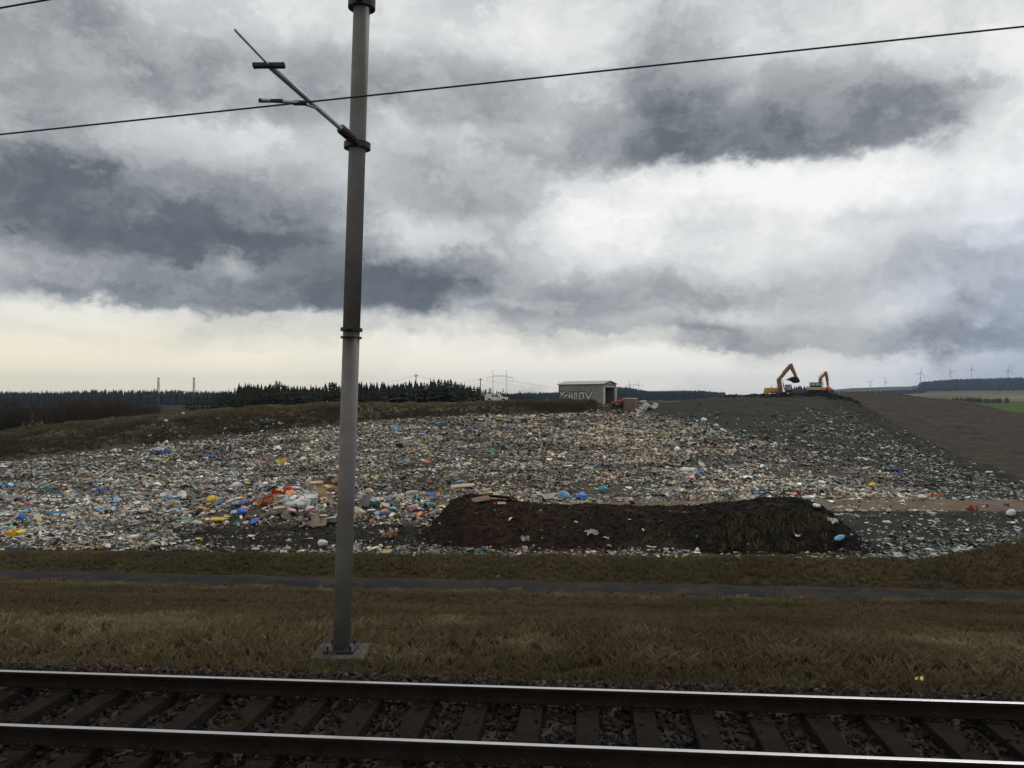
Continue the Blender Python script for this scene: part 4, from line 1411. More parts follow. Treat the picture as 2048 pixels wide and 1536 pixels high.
m_ = MB(); m_.bar((0.0, 0.1, SH), (0.0, 0.1, SH + 1.1), 0.03, 0.015); m_.build('aerial', M_TRIM, shed)


def stroke(mb, pts, wd, y_):
    """thick painted line on the long wall: rounded-ish quads, and square caps"""
    for (a, b) in zip(pts[:-1], pts[1:]):
        a = Vector(a); b = Vector(b); d = (b - a).normalized(); n_ = Vector((-d.y, d.x)) * wd / 2
        a2 = a - d * wd * .42; b2 = b + d * wd * .42
        q = [a2 - n_, b2 - n_, b2 + n_, a2 + n_]
        mb.quad(*[(p.x, y_, p.y) for p in q])


# letters read in the photograph: Y C H O O V(Y) in pale bubble fill with a black edge
LET = [
    [[(0.35, 1.50), (0.85, 1.25), (1.35, 1.55)], [(0.85, 1.25), (0.45, 0.98)]],
    [[(2.0, 1.05), (1.35, 1.0), (1.2, 0.62), (1.4, 0.28), (2.0, 0.25)]],
    [[(2.55, 1.45), (2.50, 0.35)], [(3.25, 1.45), (3.20, 0.35)], [(2.50, 0.90), (3.2, 0.90)]],
    [[(3.85, 1.40), (3.75, 0.40), (4.25, 0.35), (4.35, 1.40), (3.85, 1.40)]],
    [[(5.05, 1.40), (5.00, 0.40), (5.95, 0.40), (6.0, 1.40), (5.05, 1.40)]],
    [[(6.45, 1.45), (7.25, 0.45), (8.05, 1.55)], [(7.25, 0.75), (7.0, 0.30)]],
]
sx_ = SL / 11.2
mo, mf = MB(), MB()
for j, L_ in enumerate(LET):
    for i, st in enumerate(L_):
        st = [((p[0] + 0.15) * sx_ * 1.04, p[1] * 1.18 + .50) for p in st]
        stroke(mo, st, 0.64, -0.004 - 0.0006 * (j % 3) - .0003 * i)
        stroke(mf, st, 0.30, -0.008 - 0.0006 * (j % 3) - .0003 * i)
mo.build('graffiti_outline', M_GOUT, shed)
mf.build('graffiti_fill', M_GFILL, shed)

# ------------------------------------------------------------------ concrete bunker and red machine by the shed
M_BUNK = material('brown_stained_concrete', (0.17, 0.135, 0.10), rough=0.9, var=0.25, scale=1.2, dirt=(0.10, 0.075, 0.055), dscale=0.9)
M_LID = material('pale_concrete_lid', (0.30, 0.26, 0.20), rough=0.9, var=0.2)
p = hit2(1262, 822)
p.y += 0.8; p.z = hz(p.x, p.y)
bk = empty('bunker', (p.x, p.y, p.z), R(-24))
tag(bk, 'brown concrete bunker block half buried in the bank by the shed', 'bunker')
m_ = MB(); m_.box((0, 0, 0.85), (2.0, 1.9, 2.3), bevel=0.03); m_.build('body', M_BUNK, bk)
m_ = MB(); m_.box((0, 0, 2.10), (2.2, 2.1, 0.22), bevel=0.03, taper=(0.82, 0.82)); m_.build('lid', M_LID, bk)
for q in (-0.7, 0.0, 0.7):
    m_ = MB(); m_.box((q, -0.965, 0.9), (0.12, 0.05, 1.9), bevel=0.01); m_.build('rib', M_BUNK, bk)

M_RED = material('faded_red_paint', (0.48, 0.06, 0.045), rough=0.5, var=0.2, scale=2, dirt=(0.25, 0.05, 0.04))
M_TYRE = material('black_tyre', (0.018, 0.018, 0.019), rough=0.9, var=0.2)
M_RIM = material('steel_rim', (0.35, 0.34, 0.33), rough=0.5, metal=0.5, var=0.2)


def wheel(parent, loc, r, w, name='wheel', rim=None):
    m_ = MB(); m_.bar((0, -w / 2, 0), (0, w / 2, 0), r, seg=20)
    t_ = m_.build(name, M_TYRE, parent, loc)
    m_ = MB(); m_.bar((0, -w / 2 - .012, 0), (0, w / 2 + .012, 0), r * .58, seg=14)
    m_.build('rim', rim or M_RIM, t_)
    return t_


rp = ver(1241, 153.5)
rp.z = hz(rp.x, rp.y)
rm = empty('red_trailer', (rp.x, rp.y, rp.z - 0.05), R(8))
tag(rm, 'red tipping trailer with a low drawbar parked at the shed doorway', 'trailer')
m_ = MB(); m_.prism([(-0.05, .75), (1.35, .78), (1.55, 1.45), (.25, 1.28)], -0.75, 0.75); m_.build('tipping_body', M_RED, rm)
m_ = MB(); m_.prism([(-1.6, .40), (-.15, .42), (-.3, .82), (-.9, .92), (-1.5, .75)], -0.6, 0.6); m_.build('mudguard', M_RED, rm)
m_ = MB(); m_.beam((-1.9, 0, .45), (1.2, 0, .6), .3, .14); m_.build('chassis', M_TRIM, rm)
m_ = MB(); m_.beam((-.9, -.55, 1.32), (1.0, -.55, 1.42), .07, .09); m_.beam((-.9, -.55, .85), (-.9, -.55, 1.36), .07, .07); m_.build('rail_bar', M_RED, rm)
for sx in (-1.0, 0.75):
    for sy in (-0.8, 0.8):
        wheel(rm, (sx, sy, 0.38), 0.38, 0.24)

# ------------------------------------------------------------------ white pickup with a canopy
M_WHITE = material('white_car_paint', (0.62, 0.63, 0.64), rough=0.35, var=0.08, scale=2, dirt=(0.42, 0.40, 0.36), dscale=1.2)
M_GLASS = material('dark_car_glass', (0.015, 0.018, 0.02), rough=0.1, var=0.1, spec=0.6)
M_LAMP = material('clear_lamp', (0.55, 0.55, 0.55), rough=0.2, var=0.1)
vp = ver(993, 160)
van = empty('pickup_truck', (vp.x, vp.y, vp.z - 0.12), R(-6))
tag(van, 'white pickup truck with a closed canopy parked on the grassy brow', 'truck')
side = [(-2.15, .45), (-2.15, .95), (-2.10, 1.05), (-1.95, 1.62), (-1.80, 1.70), (0.40, 1.70), (0.62, 1.64), (1.15, 1.12), (1.95, 1.02), (2.12, .92), (2.18, .45), (1.85, .42), (1.75, .68), (1.45, .80), (1.12, .68), (1.02, .42), (-.90, .42), (-1.0, .68), (-1.32, .80), (-1.62, .68), (-1.72, .42)]
m_ = MB(); m_.prism(side, -0.84, 0.84)
bmesh.ops.bevel(m_.bm, geom=[e for e in m_.bm.edges if abs(e.verts[0].co.y - e.verts[1].co.y) < 1e-6 and min(e.verts[0].co.z, e.verts[1].co.z) > 0.85], offset=0.05, segments=2, affect='EDGES')
m_.build('body', M_WHITE, van)
for sy in (-1, 1):
    y_ = sy * 0.846
    m_ = MB(); m_.prism([(-.80, 1.12), (-.38, 1.12), (-.38, 1.52), (-.80, 1.52)], y_ - .006, y_ + .006); m_.build('rear_window', M_GLASS, van)
    m_ = MB(); m_.prism([(-.18, 1.12), (.62, 1.10), (.18, 1.52), (-.18, 1.52)], y_ - .006, y_ + .006); m_.build('door_window', M_GLASS, van)
    m_ = MB(); m_.box((-.28, y_, .98), (.16, .02, .03)); m_.build('door_handle', M_TRIM, van)
    m_ = MB(); m_.box((2.13, sy * .62, .82), (.08, .30, .16), bevel=.02); m_.build('headlight', M_LAMP, van)
    m_ = MB(); m_.box((0.70, sy * .93, 1.14), (.10, .16, .12), bevel=.02); m_.build('mirror', M_TRIM, van)
m_ = MB(); m_.quad((0.66, -.72, 1.60), (0.66, .72, 1.60), (1.14, .74, 1.14), (1.14, -.74, 1.14)); bmesh.ops.translate(m_.bm, verts=m_.bm.verts, vec=(.012, 0, .012)); m_.build('windscreen', M_GLASS, van)
m_ = MB(); m_.box((2.18, 0, .55), (.10, 1.62, .20), bevel=.03); m_.build('bumper', M_TRIM, van)
for sx in (-1.32, 1.43):
    for sy in (-.76, .76):
        wheel(van, (sx, sy, .34), .34, .22)

# ------------------------------------------------------------------ excavators
M_YEL = material('ochre_machine_paint', (0.50, 0.27, 0.05), rough=0.5, var=0.2, scale=1.5, dirt=(0.22, 0.13, 0.06), dscale=1.0)
M_BRN = material('dusty_boom_paint', (0.27, 0.145, 0.055), rough=0.6, var=0.25, scale=1.5, dirt=(0.14, 0.085, 0.05), dscale=1.0)
M_CRM = material('cream_machine_paint', (0.55, 0.42, 0.20), rough=0.5, var=0.2, scale=1.5, dirt=(0.26, 0.19, 0.11), dscale=1.0)
M_TRACKM = material('muddy_track', (0.022, 0.020, 0.018), rough=0.9, var=0.3, scale=4)
M_BKT = material('black_bucket_steel', (0.022, 0.022, 0.023), rough=0.6, metal=0.4, var=0.2)
M_CABG = material('pale_cab_glass', (0.33, 0.38, 0.38), rough=0.12, var=0.1, spec=0.6)
M_CYL = material('chrome_rod', (0.5, 0.5, 0.5), rough=0.25, metal=1.0, var=0.05)
M_REDB = material('bright_orange_red_paint', (0.85, 0.10, 0.06), rough=0.5, var=0.12, scale=2)


def track_unit(parent, y_, L_, hgt, w_):
    r = hgt / 2
    pts = []
    for k in range(9):
        a = -math.pi / 2 + math.pi * k / 8
        pts.append((L_ / 2 - r + r * math.cos(a), r + r * math.sin(a)))
    for k in range(9):
        a = math.pi / 2 + math.pi * k / 8
        pts.append((-L_ / 2 + r + r * math.cos(a), r + r * math.sin(a)))
    m_ = MB(); m_.prism(pts, y_ - w_ / 2, y_ + w_ / 2)
    n_ = int(L_ / 0.22)
    for k in range(n_):
        x_ = -L_ / 2 + r + (L_ - 2 * r) * k / (n_ - 1)
        for z_ in (hgt + .015, -.0):
            m_.box((x_, y_, z_), (.05, w_ + .02, .05))
    t_ = m_.build('crawler_track', M_TRACKM, parent)
    for k in range(5):
        x_ = -L_ / 2 + r + (L_ - 2 * r) * k / 4
        m2 = MB(); m2.bar((x_, y_ - w_ / 2 - .03, r), (x_, y_ + w_ / 2 + .03, r), r * (.62 if k in (0, 4) else .35), seg=12); m2.build('roller', M_BKT, t_)


def cylinder(parent, a, b, r):
    a = Vector(a); b = Vector(b)
    m_ = MB(); m_.bar(a, a + (b - a) * .6, r, seg=10); c_ = m_.build('hydraulic_cylinder', M_BRN, parent)
    m_ = MB(); m_.bar(a + (b - a) * .58, b, r * .55, seg=8); m_.build('piston_rod', M_CYL, c_)


def bucket(parent, pivot, ang, L_, w_, mat):
    pr = [(0, .16), (.30, .22), (.62, .05), (.98, -.02), (1.0, -.09), (.66, -.34), (.36, -.42), (.10, -.30), (-.08, -.02)]
    ca, sa = math.cos(ang), math.sin(ang)
    m_ = MB(); m_.prism([(pivot[0] + L_ * (p[0] * ca - p[1] * sa), pivot[1] + L_ * (p[0] * sa + p[1] * ca)) for p in pr], -w_ / 2, w_ / 2)
    b_ = m_.build('bucket', mat, parent)
    for k in range(5):
        y_ = -w_ / 2 + w_ * (k + .5) / 5
        m2 = MB(); p0 = (pivot[0] + L_ * (.96 * ca + .05 * sa), pivot[1] + L_ * (.96 * sa - .05 * ca)); p1 = (pivot[0] + L_ * (1.16 * ca + .06 * sa), pivot[1] + L_ * (1.16 * sa - .06 * ca))
        m2.beam((p0[0], y_, p0[1]), (p1[0], y_, p1[1]), .09 * L_, .07 * L_, .05 * L_, .02 * L_); m2.build('bucket_tooth', M_BKT, b_)


def cab(parent, x0, x1, z0, z1, yc, w_, frame, glass):
    lx = x1 - x0
    c_ = empty('cab', (0, 0, 0)); c_.parent = parent
    m_ = MB()
    m_.box(((x0 + x1) / 2, yc, z1 - .04), (lx + .10, w_ + .06, .09), bevel=.03)
    m_.box(((x0 + x1) / 2, yc, z0 + .16), (lx, w_, .32), bevel=.02)
    for sx in (x0 + .05, x1 - .05, x0 + lx * .45):
        for sy in (-1, 1):
            m_.box((sx, yc + sy * (w_ / 2 - .04), (z0 + z1) / 2), (.09, .08, z1 - z0 - .06))
    m_.build('cab_frame', frame, c_)
    for sy in (-1, 1):
        m2 = MB(); m2.box(((x0 + x1) / 2, yc + sy * (w_ / 2 - .045), (z0 + z1) / 2 + .12), (lx - .1, .02, z1 - z0 - .42)); m2.build('side_window', glass, c_)
    for xx_ in (x0 + .05, x1 - .05):
        m2 = MB(); m2.box((xx_, yc, (z0 + z1) / 2 + .12), (.02, w_ - .16, z1 - z0 - .42)); m2.build('end_window', glass, c_)


def place(name, px, Y, rz, label, sink=0.0):
    p = ver(px, Y)
    e_ = empty(name, (p.x, p.y, p.z - sink), rz)
    return tag(e_, label, 'excavator')


ex1 = place('excavator', 1566, 157.5, 0, 'ochre excavator with its boom folded high and bucket raised on the hilltop')
print('exc1 base row', HY - F * (ex1.location.z - CH) / 157.5)
dz1 = zpx(797, 157.5) - ex1.location.z        # height of the sight line over the crest
for y_ in (-1.0, 1.0):
    track_unit(ex1, y_, 3.8, .85, .55)
m_ = MB(); m_.bar((0, 0, .8), (0, 0, 1.0), .75, seg=20); m_.build('slew_ring', M_TRACKM, ex1)
m_ = MB(); m_.box((-.2, 0, 1.10), (4.0, 2.4, .24), bevel=.03); m_.build('deck', M_TRIM, ex1)
m_ = MB(); m_.box((-2.25, 0, 1.55), (1.9, 2.45, .85), bevel=.16); m_.build('engine_cover', M_YEL, ex1)
m_ = MB(); m_.box((-3.05, 0, 1.30), (.55, 2.4, .70), bevel=.14); m_.build('counterweight', M_YEL, ex1)
m_ = MB(); m_.bar((-2.0, .6, 1.9), (-2.0, .6, 2.4), .06); m_.build('exhaust', M_BKT, ex1)
m_ = MB(); m_.beam((-1.5, -.9, 1.95), (-.6, -.9, 1.75), .05, .05); m_.beam((-1.5, -.9, 1.6), (-1.5, -.9, 2.25), .04, .04); m_.build('handrail', M_TRIM, ex1)
cab(ex1, .25, 1.25, 1.22, 2.55, -.72, .95, M_BKT, M_CABG)
m_ = MB(); m_.beam((-.45, 0, 1.1), (-.80, 0, 3.6), .55, .80, .5, .72); m_.build('boom_foot', M_BRN, ex1)
m_ = MB(); m_.beam((-.95, 0, 3.35), (1.55, 0, 6.25), .45, .62, .40, .55); m_.build('boom', M_BRN, ex1)
m_ = MB(); m_.beam((1.35, 0, 6.45), (2.72, 0, 3.35), .36, .78, .30, .28); m_.build('stick', M_BRN, ex1)
cylinder(ex1, (.15, -.32, 1.6), (-.25, -.32, 3.6), .10)
cylinder(ex1, (.0, .32, 4.9), (1.5, .32, 6.65), .08)
cylinder(ex1, (1.9, 0, 5.9), (2.95, 0, 3.7), .07)
m_ = MB(); m_.beam((2.72, 0, 3.4), (3.05, 0, 3.52), .30, .16); m_.build('bucket_link', M_BKT, ex1)
bucket(ex1, (2.85, 3.22), math.pi - .10, 1.95, 1.35, M_BKT)

ex2 = place('excavator', 1635, 174.0, 0, 'smaller cream excavator with orange red bucket on the hilltop behind the ochre one', 0.0)
print('exc2 base row', HY - F * (ex2.location.z - CH) / 174.0)
for y_ in (-.85, .85):
    track_unit(ex2, y_, 3.7, .75, .5)
m_ = MB(); m_.bar((0, 0, .7), (0, 0, .9), .6, seg=20); m_.build('slew_ring', M_TRACKM, ex2)
m_ = MB(); m_.box((-.25, 0, 1.16), (3.3, 2.2, .62), bevel=.14); m_.build('upper_body', M_CRM, ex2)
m_ = MB(); m_.box((-1.75, 0, 1.2), (.5, 2.1, .72), bevel=.12); m_.build('counterweight', M_CRM, ex2)
cab(ex2, -1.75, .25, 1.45, 2.45, -.55, 1.0, M_BKT, M_CABG)
m_ = MB(); m_.beam((.55, 0, 1.2), (.58, 0, 3.2), .45, .55, .4, .6); m_.build('boom_foot', M_BRN, ex2)
m_ = MB(); m_.beam((.40, 0, 3.0), (1.80, 0, 4.55), .40, .50, .36, .40); m_.build('boom', M_BRN, ex2)
m_ = MB(); m_.beam((1.70, 0, 4.75), (2.20, 0, 1.55), .34, .55, .28, .30); m_.build('stick', M_BRN, ex2)
cylinder(ex2, (1.0, -.28, 1.5), (1.05, -.28, 3.2), .09)
cylinder(ex2, (.35, .26, 3.5), (1.55, .26, 4.85), .07)
cylinder(ex2, (2.1, 0, 4.2), (2.5, 0, 1.9), .06)
bucket(ex2, (1.95, 1.35), -.25, 1.15, 1.1, M_REDB)

# ------------------------------------------------------------------ person on the rubbish floor
M_SKIN = material('skin', (0.42, 0.25, 0.18), rough=0.6, var=0.08)
M_JACK = material('dark_blue_jacket', (0.02, 0.03, 0.16), rough=0.85, var=0.15)
M_TROU = material('dark_trousers', (0.02, 0.022, 0.028), rough=0.9, var=0.15)
M_HAIR = material('dark_hair', (0.015, 0.012, 0.010), rough=0.8, var=0.1)
pp = hit2(461, 914)
person = empty('person', (pp.x, pp.y, pp.z - 0.03), R(180))
tag(person, 'person in dark blue jacket and dark trousers standing on the flat rubbish floor', 'person')
jt = {'pel': ((0, 0, .92), .145), 'sp': ((.02, 0, 1.15), .13), 'ch': ((.03, 0, 1.36), .155), 'nk': ((.03, 0, 1.50), .055), 'hd': ((.05, 0, 1.58), .07), 'ht': ((.06, 0, 1.70), .085), 'hp': ((.04, 0, 1.78), .06)}
for s, n_ in ((-1, 'r'), (1, 'l')):
    st = .10 * s
    jt.update({'hip' + n_: ((0, s * .10, .88), .10), 'kn' + n_: ((.05 + st * .6, s * .11, .48), .065), 'an' + n_: ((-.02 + st, s * .12, .08), .045), 'to' + n_: ((.15 + st, s * .13, .035), .04),
               'sh' + n_: ((.03, s * .19, 1.42), .065), 'el' + n_: ((.02, s * .25, 1.14), .045), 'wr' + n_: ((.24, s * .20, 1.06), .033), 'hn' + n_: ((.34, s * .17, 1.08), .035)})
ed = [('pel', 'sp'), ('sp', 'ch'), ('ch', 'nk'), ('nk', 'hd'), ('hd', 'ht'), ('ht', 'hp')]
for n_ in 'rl':
    ed += [('pel', 'hip' + n_), ('hip' + n_, 'kn' + n_), ('kn' + n_, 'an' + n_), ('an' + n_, 'to' + n_), ('ch', 'sh' + n_), ('sh' + n_, 'el' + n_), ('el' + n_, 'wr' + n_), ('wr' + n_, 'hn' + n_)]
    for fi, (dx_, dy_) in enumerate([(.09, -.03), (.10, -.01), (.10, .012), (.085, .03), (.04, -.055)]):
        hb = Vector(jt['hn' + n_][0]); jt['f%d' % fi + n_] = (tuple(hb + Vector((dx_, dy_, -.035))), .010)
        ed.append(('hn' + n_, 'f%d' % fi + n_))
keys = list(jt)
bme = bpy.data.meshes.new('body')
bme.from_pydata([jt[k][0] for k in keys], [(keys.index(a), keys.index(b)) for a, b in ed], [])
bo = bpy.data.objects.new('body', bme); COL.objects.link(bo)
md = bo.modifiers.new('skin', 'SKIN')
for i, k in enumerate(keys):
    bme.skin_vertices[0].data[i].radius = (jt[k][1], jt[k][1] * (1.25 if k in ('ch', 'sp', 'pel') else 1))
bme.skin_vertices[0].data[keys.index('pel')].use_root = True
bo.modifiers.new('sub', 'SUBSURF').levels = 1
dg = bpy.context.evaluated_depsgraph_get()
fin = bpy.data.meshes.new_from_object(bo.evaluated_get(dg))
COL.objects.unlink(bo); bpy.data.objects.remove(bo)
fin.name = 'body'
fin.materials.clear()
for mm in (M_SKIN, M_JACK, M_TROU, M_HAIR): fin.materials.append(mm)
for f_ in fin.polygons:
    c_ = f_.center
    f_.use_smooth = True
    if c_.z > 1.49: f_.material_index = 3 if (c_.z > 1.72 or c_.x < .02) else 0
    elif c_.z > .92 and not (c_.x > .26): f_.material_index = 1
    elif c_.x > .26 and c_.z > .9: f_.material_index = 0
    else: f_.material_index = 2
bob = bpy.data.objects.new('body', fin); COL.objects.link(bob); bob.parent = person
sk = link('sack', SHAPES['bag'][1], tmat('white', 'bag'))
sk.location = (pp.x - .36, pp.y - .02, pp.z + .78); sk.scale = (.32, .42, 1.2)
tag(sk, 'white sack held in front by the person on the rubbish', 'sack')

# ------------------------------------------------------------------ poles, pylons, wind turbines
M_WOOD = material('grey_wood_pole', (0.07, 0.062, 0.055), rough=0.9, var=0.2)
M_LATT = material('grey_lattice_steel', (0.10, 0.103, 0.107), rough=0.6, metal=0.3, var=0.1)
M_TURB = material('white_turbine', (0.40, 0.41, 0.43), rough=0.5, var=0.05)


def pole(px, Y, top, label):
    b_ = ver(px, Y)
    e_ = empty('utility_pole', b_)
    tag(e_, label, 'pole', 'wooden poles before the conifers')
    hgt = zpx(top, Y) - b_.z
    m_ = MB(); m_.bar((0, 0, -.3), (0, 0, hgt), .15, .10, 8); m_.build('shaft', M_WOOD, e_)
    m_ = MB(); m_.beam((-.5, 0, hgt - .5), (.5, 0, hgt - .5), .10, .12); c_ = m_.build('crossarm', M_WOOD, e_)
    for s in (-.45, .45):
        m_ = MB(); m_.bar((s, 0, hgt - .45), (s, 0, hgt - .2), .05, .03, 8); m_.build('insulator', M_INS, c_)
    return b_ + Vector((0, 0, hgt - .25))


pt1 = pole(832, 200, 748, 'taller wooden utility pole standing before the densest conifers')
pt2 = pole(961, 215, 756, 'wooden utility pole standing near the white pickup')


def portal(pxl, pxr, Y, ytop, yarm, label):
    c_ = (pxl + pxr) / 2
    b_ = ver(c_, Y)
    sp = (pxr - pxl) / F * Y
    e_ = empty('portal_pylon', b_)
    tag(e_, label, 'pylon', 'portal pylons of the power line')
    ht, ha = zpx(ytop, Y) - b_.z, zpx(yarm, Y) - b_.z
    tips = []
    k_ = sp / 13.0
    for s in (-1, 1):
        m_ = MB(); x_ = s * sp / 2
        for (ax, ay) in ((-1, -1), (1, -1), (1, 1), (-1, 1)):
            m_.bar((x_ + ax * .55 * k_, ay * .55 * k_, -.5), (x_ + ax * .22 * k_, ay * .22 * k_, ht), .085 * k_, .06 * k_, 5)
        nseg = 14
        for i in range(nseg):
            z0_, z1_ = ht * i / nseg, ht * (i + 1) / nseg
            r0 = (.55 - .33 * i / nseg) * k_; r1 = (.55 - .33 * (i + 1) / nseg) * k_
            sg = 1 if i % 2 else -1
            m_.bar((x_ - sg * r0, -r0, z0_), (x_ + sg * r1, -r1, z1_), .06 * k_, seg=4)
            m_.bar((x_ - r0, sg * r0, z0_), (x_ - r1, -sg * r1, z1_), .06 * k_, seg=4)
        m_.build('tower_leg', M_LATT, e_)
    m_ = MB()
    ov = sp * .47
    for zz in (ha, ha + 1.1 * k_):
        m_.bar((-sp / 2, 0, zz), (0, 0, zz + .7 * k_), .10 * k_, seg=5); m_.bar((0, 0, zz + .7 * k_), (sp / 2, 0, zz), .10 * k_, seg=5)
    for s in (-1, 1):
        m_.bar((s * sp / 2, 0, ha + 1.1 * k_), (s * (sp / 2 + ov), 0, ha - .9 * k_), .10 * k_, seg=5)
        m_.bar((s * sp / 2, 0, ha), (s * (sp / 2 + ov), 0, ha - .9 * k_), .10 * k_, seg=5)
        for i in range(4):
            m_.bar((s * sp / 2 * (1 - i / 4), 0, ha + .7 * k_ * i / 4), (s * sp / 2 * (1 - (i + 1) / 4), 0, ha + 1.1 * k_ + .7 * k_ * (i + 1) / 4), .06 * k_, seg=4)
    ca_ = m_.build('crossarm', M_LATT, e_)
    for x_, z_ in ((-(sp / 2 + ov), ha - .9 * k_), (0, ha + .7 * k_), (sp / 2 + ov, ha - .9 * k_)):
        m_ = MB()
        for i in range(6):
            m_.bar((x_, 0, z_ - .4 * k_ * i), (x_, 0, z_ - .4 * k_ * (i + .7)), .16 * k_, .08 * k_, 8)
        m_.build('insulator_string', M_INS, ca_)
        tips.append(b_ + Vector((x_, 0, z_ - 2.4 * k_)))
    return tips


pA = portal(317, 388, 300, 755, 791, 'big portal pylon rising in front of the far dark forest')
pB = portal(986, 1013, 760, 740, 754, 'portal pylon standing behind the white pickup')
pC = portal(1259, 1277, 1150, 761, 771, 'small distant portal pylon seen beyond the grey shed')
M_THIN = M_LATT


def span(a, b, sag, r, label, grp, name='power_line'):
    pts = []
    for k in np.linspace(0, 1, 15):
        q = a.lerp(b, float(k)); q.z -= sag * 4 * k * (1 - k); pts.append(q)
    o = wire(name, pts, r, label)
    o['group'] = grp
    o.data.materials.clear(); o.data.materials.append(M_THIN)


for i in range(3):
    span(pA[i], pB[i], 9, .035, 'thin power line sagging between the portal pylons', 'power lines between the portal pylons')
    span(pB[i], pC[i], 7, .05, 'thin power line sagging between the portal pylons', 'power lines between the portal pylons')
span(pt1, pt2, 1.2, .02, 'thin line strung between the two wooden poles', 'lines of the wooden poles')
span(pt1, ver(560, 196) + Vector((0, 0, 9)), 1.5, .02, 'thin line running from the taller wooden pole towards the forest', 'lines of the wooden poles')


def turbine(px, Y, hub, base, ang, label):
    b_ = Vector(((px - CX) / F * Y, Y, hz((px - CX) / F * Y, Y)))
    hgt = zpx(hub, Y) - b_.z
    e_ = empty('wind_turbine', b_)
    tag(e_, label, 'wind turbine', 'wind turbines on the far hills')
    m_ = MB(); m_.bar((0, 0, -2), (0, 0, hgt), 1.7, 1.0, 12); m_.build('tower', M_TURB, e_)
    m_ = MB(); m_.box((0, 1.0, hgt + .8), (3.2, 8, 3.2), bevel=.6); m_.build('nacelle', M_TURB, e_)
    m_ = MB(); m_.bar((0, -3.2, hgt + .8), (0, -5.6, hgt + .8), 1.5, .5, 10); h_ = m_.build('hub', M_TURB, e_)
    for k in range(3):
        a = ang + k * 2 * math.pi / 3
        d = Vector((math.sin(a), 0, math.cos(a)))
        m_ = MB(); c0 = Vector((0, -4.4, hgt + .8)); m_.beam(c0 + d * 1.0, c0 + d * 9, 1.0, 1.7, .8, 2.8); m_.beam(c0 + d * 9, c0 + d * 34, .8, 2.8, .2, .7)
        m_.build('blade', M_TURB, h_)


turbine(1841, 4300, 746, 768, .2, 'wind turbine standing lowest at the edge of the far forest hill')
turbine(1901, 4800, 743, 760, -.5, 'wind turbine second along the forest hill from its lower end')
turbine(1943, 4900, 738, 758, .1, 'tallest looking wind turbine on the middle of the forest hill')
turbine(2016, 4950, 741, 757, 0.02, 'wind turbine farthest up the forest hill')
turbine(1740, 6000, 765, 772, .8, 'faint distant wind turbine on the pale hill, nearer the excavators')
turbine(1771, 6000, 764, 772, -.3, 'faint distant wind turbine on the pale hill, nearer the forest hill')

# ------------------------------------------------------------------ trees
M_TRUNK = material('dark_bark', (0.05, 0.04, 0.032), rough=0.95, var=0.3)
M_NEEDLE = material('spruce_needles', attr=True, rough=0.9, var=0.2, scale=0.6, spec=0.1)
M_TWIG = material('bare_twigs', attr=True, rough=0.95, var=0.2, scale=0.5, spec=0.05)


def conifer_mesh(seed, pine=False):
    """unit height crown of drooping sprays"""
    rg = np.random.default_rng(seed)
    V, Tt, Cc = [], [], []
    nl = 17
    z0_ = 0.30 if pine else 0.05
    for i in range(nl):
        f = i / (nl - 1)
        z_ = z0_ + (0.985 - z0_) * f
        rad = (0.185 * (1 - f) ** 0.72 + 0.012) * rg.uniform(.75, 1.25)
        if pine: rad = 0.17 * math.sin(math.pi * min(1, .18 + f * .84)) ** .8 * rg.uniform(.6, 1.3) + .01
        nb = 10 if f < .75 else 7
        a0 = rg.uniform(0, 6.28)
        for b in range(nb):
            if rg.random() < .10: continue
            a = a0 + b * 2 * math.pi / nb + rg.uniform(-.3, .3)
            L_ = rad * rg.uniform(.65, 1.2)
            d = np.array([math.cos(a), math.sin(a), 0]); s_ = np.array([-d[1], d[0], 0])
            dr = -L_ * rg.uniform(.15, .55)
            shade = rg.uniform(.6, 1.3)
            c_ = np.array([.022, .030, .017]) * shade
            if rg.random() < .1: c_ = np.array([.045, .038, .022]) * shade
            for q in range(3):
                l0 = L_ * (.0 + .30 * q); l1 = L_ * (.55 + .25 * q)
                wd = L_ * (.34 - .07 * q)
                o_ = len(V)
                up = rg.uniform(-.010, .014)
                V += [d * l0 + [0, 0, z_ + dr * l0 / L_ + up], d * (l0 + l1) * .5 + s_ * wd + [0, 0, z_ + dr * .5 - .018], d * l1 + [0, 0, z_ + dr * l1 / L_], d * (l0 + l1) * .5 - s_ * wd + [0, 0, z_ + dr * .5 - .018]]
                Tt += [(o_, o_ + 1, o_ + 2), (o_, o_ + 2, o_ + 3)]
                Cc += [c_] * 4
    o_ = len(V)
    V += [np.array([.012, 0, .93]), np.array([-.008, .01, .93]), np.array([-.008, -.01, .93]), np.array([0, 0, 1.03])]
    Tt += [(o_, o_ + 1, o_ + 3), (o_ + 1, o_ + 2, o_ + 3), (o_ + 2, o_, o_ + 3)]; Cc += [np.array([.03, .04, .02])] * 4
    return mesh_np('crown', np.array(V), np.array(Tt), np.array(Cc))


CON = [conifer_mesh(i) for i in range(7)] + [conifer_mesh(50 + i, True) for i in range(3)]
TRK = MB().bar((0, 0, -.02), (0, 0, .97), .014, .003, 6).mesh('trunk')


def conifer(p, hgt, label, grp, wide=1.0, kind=None):
    e_ = empty('pine_tree' if (kind is not None and kind >= 7) else 'spruce_tree', p, rr.uniform(0, 6.28))
    tag(e_, label, 'tree', grp)
    for nm, me, ml in (('trunk', TRK, M_TRUNK), ('crown', CON[rr.randrange(7) if kind is None else kind], M_NEEDLE)):
        o = link(nm, me, ml, e_)
        o.scale = (hgt * wide, hgt * wide, hgt)
    return e_


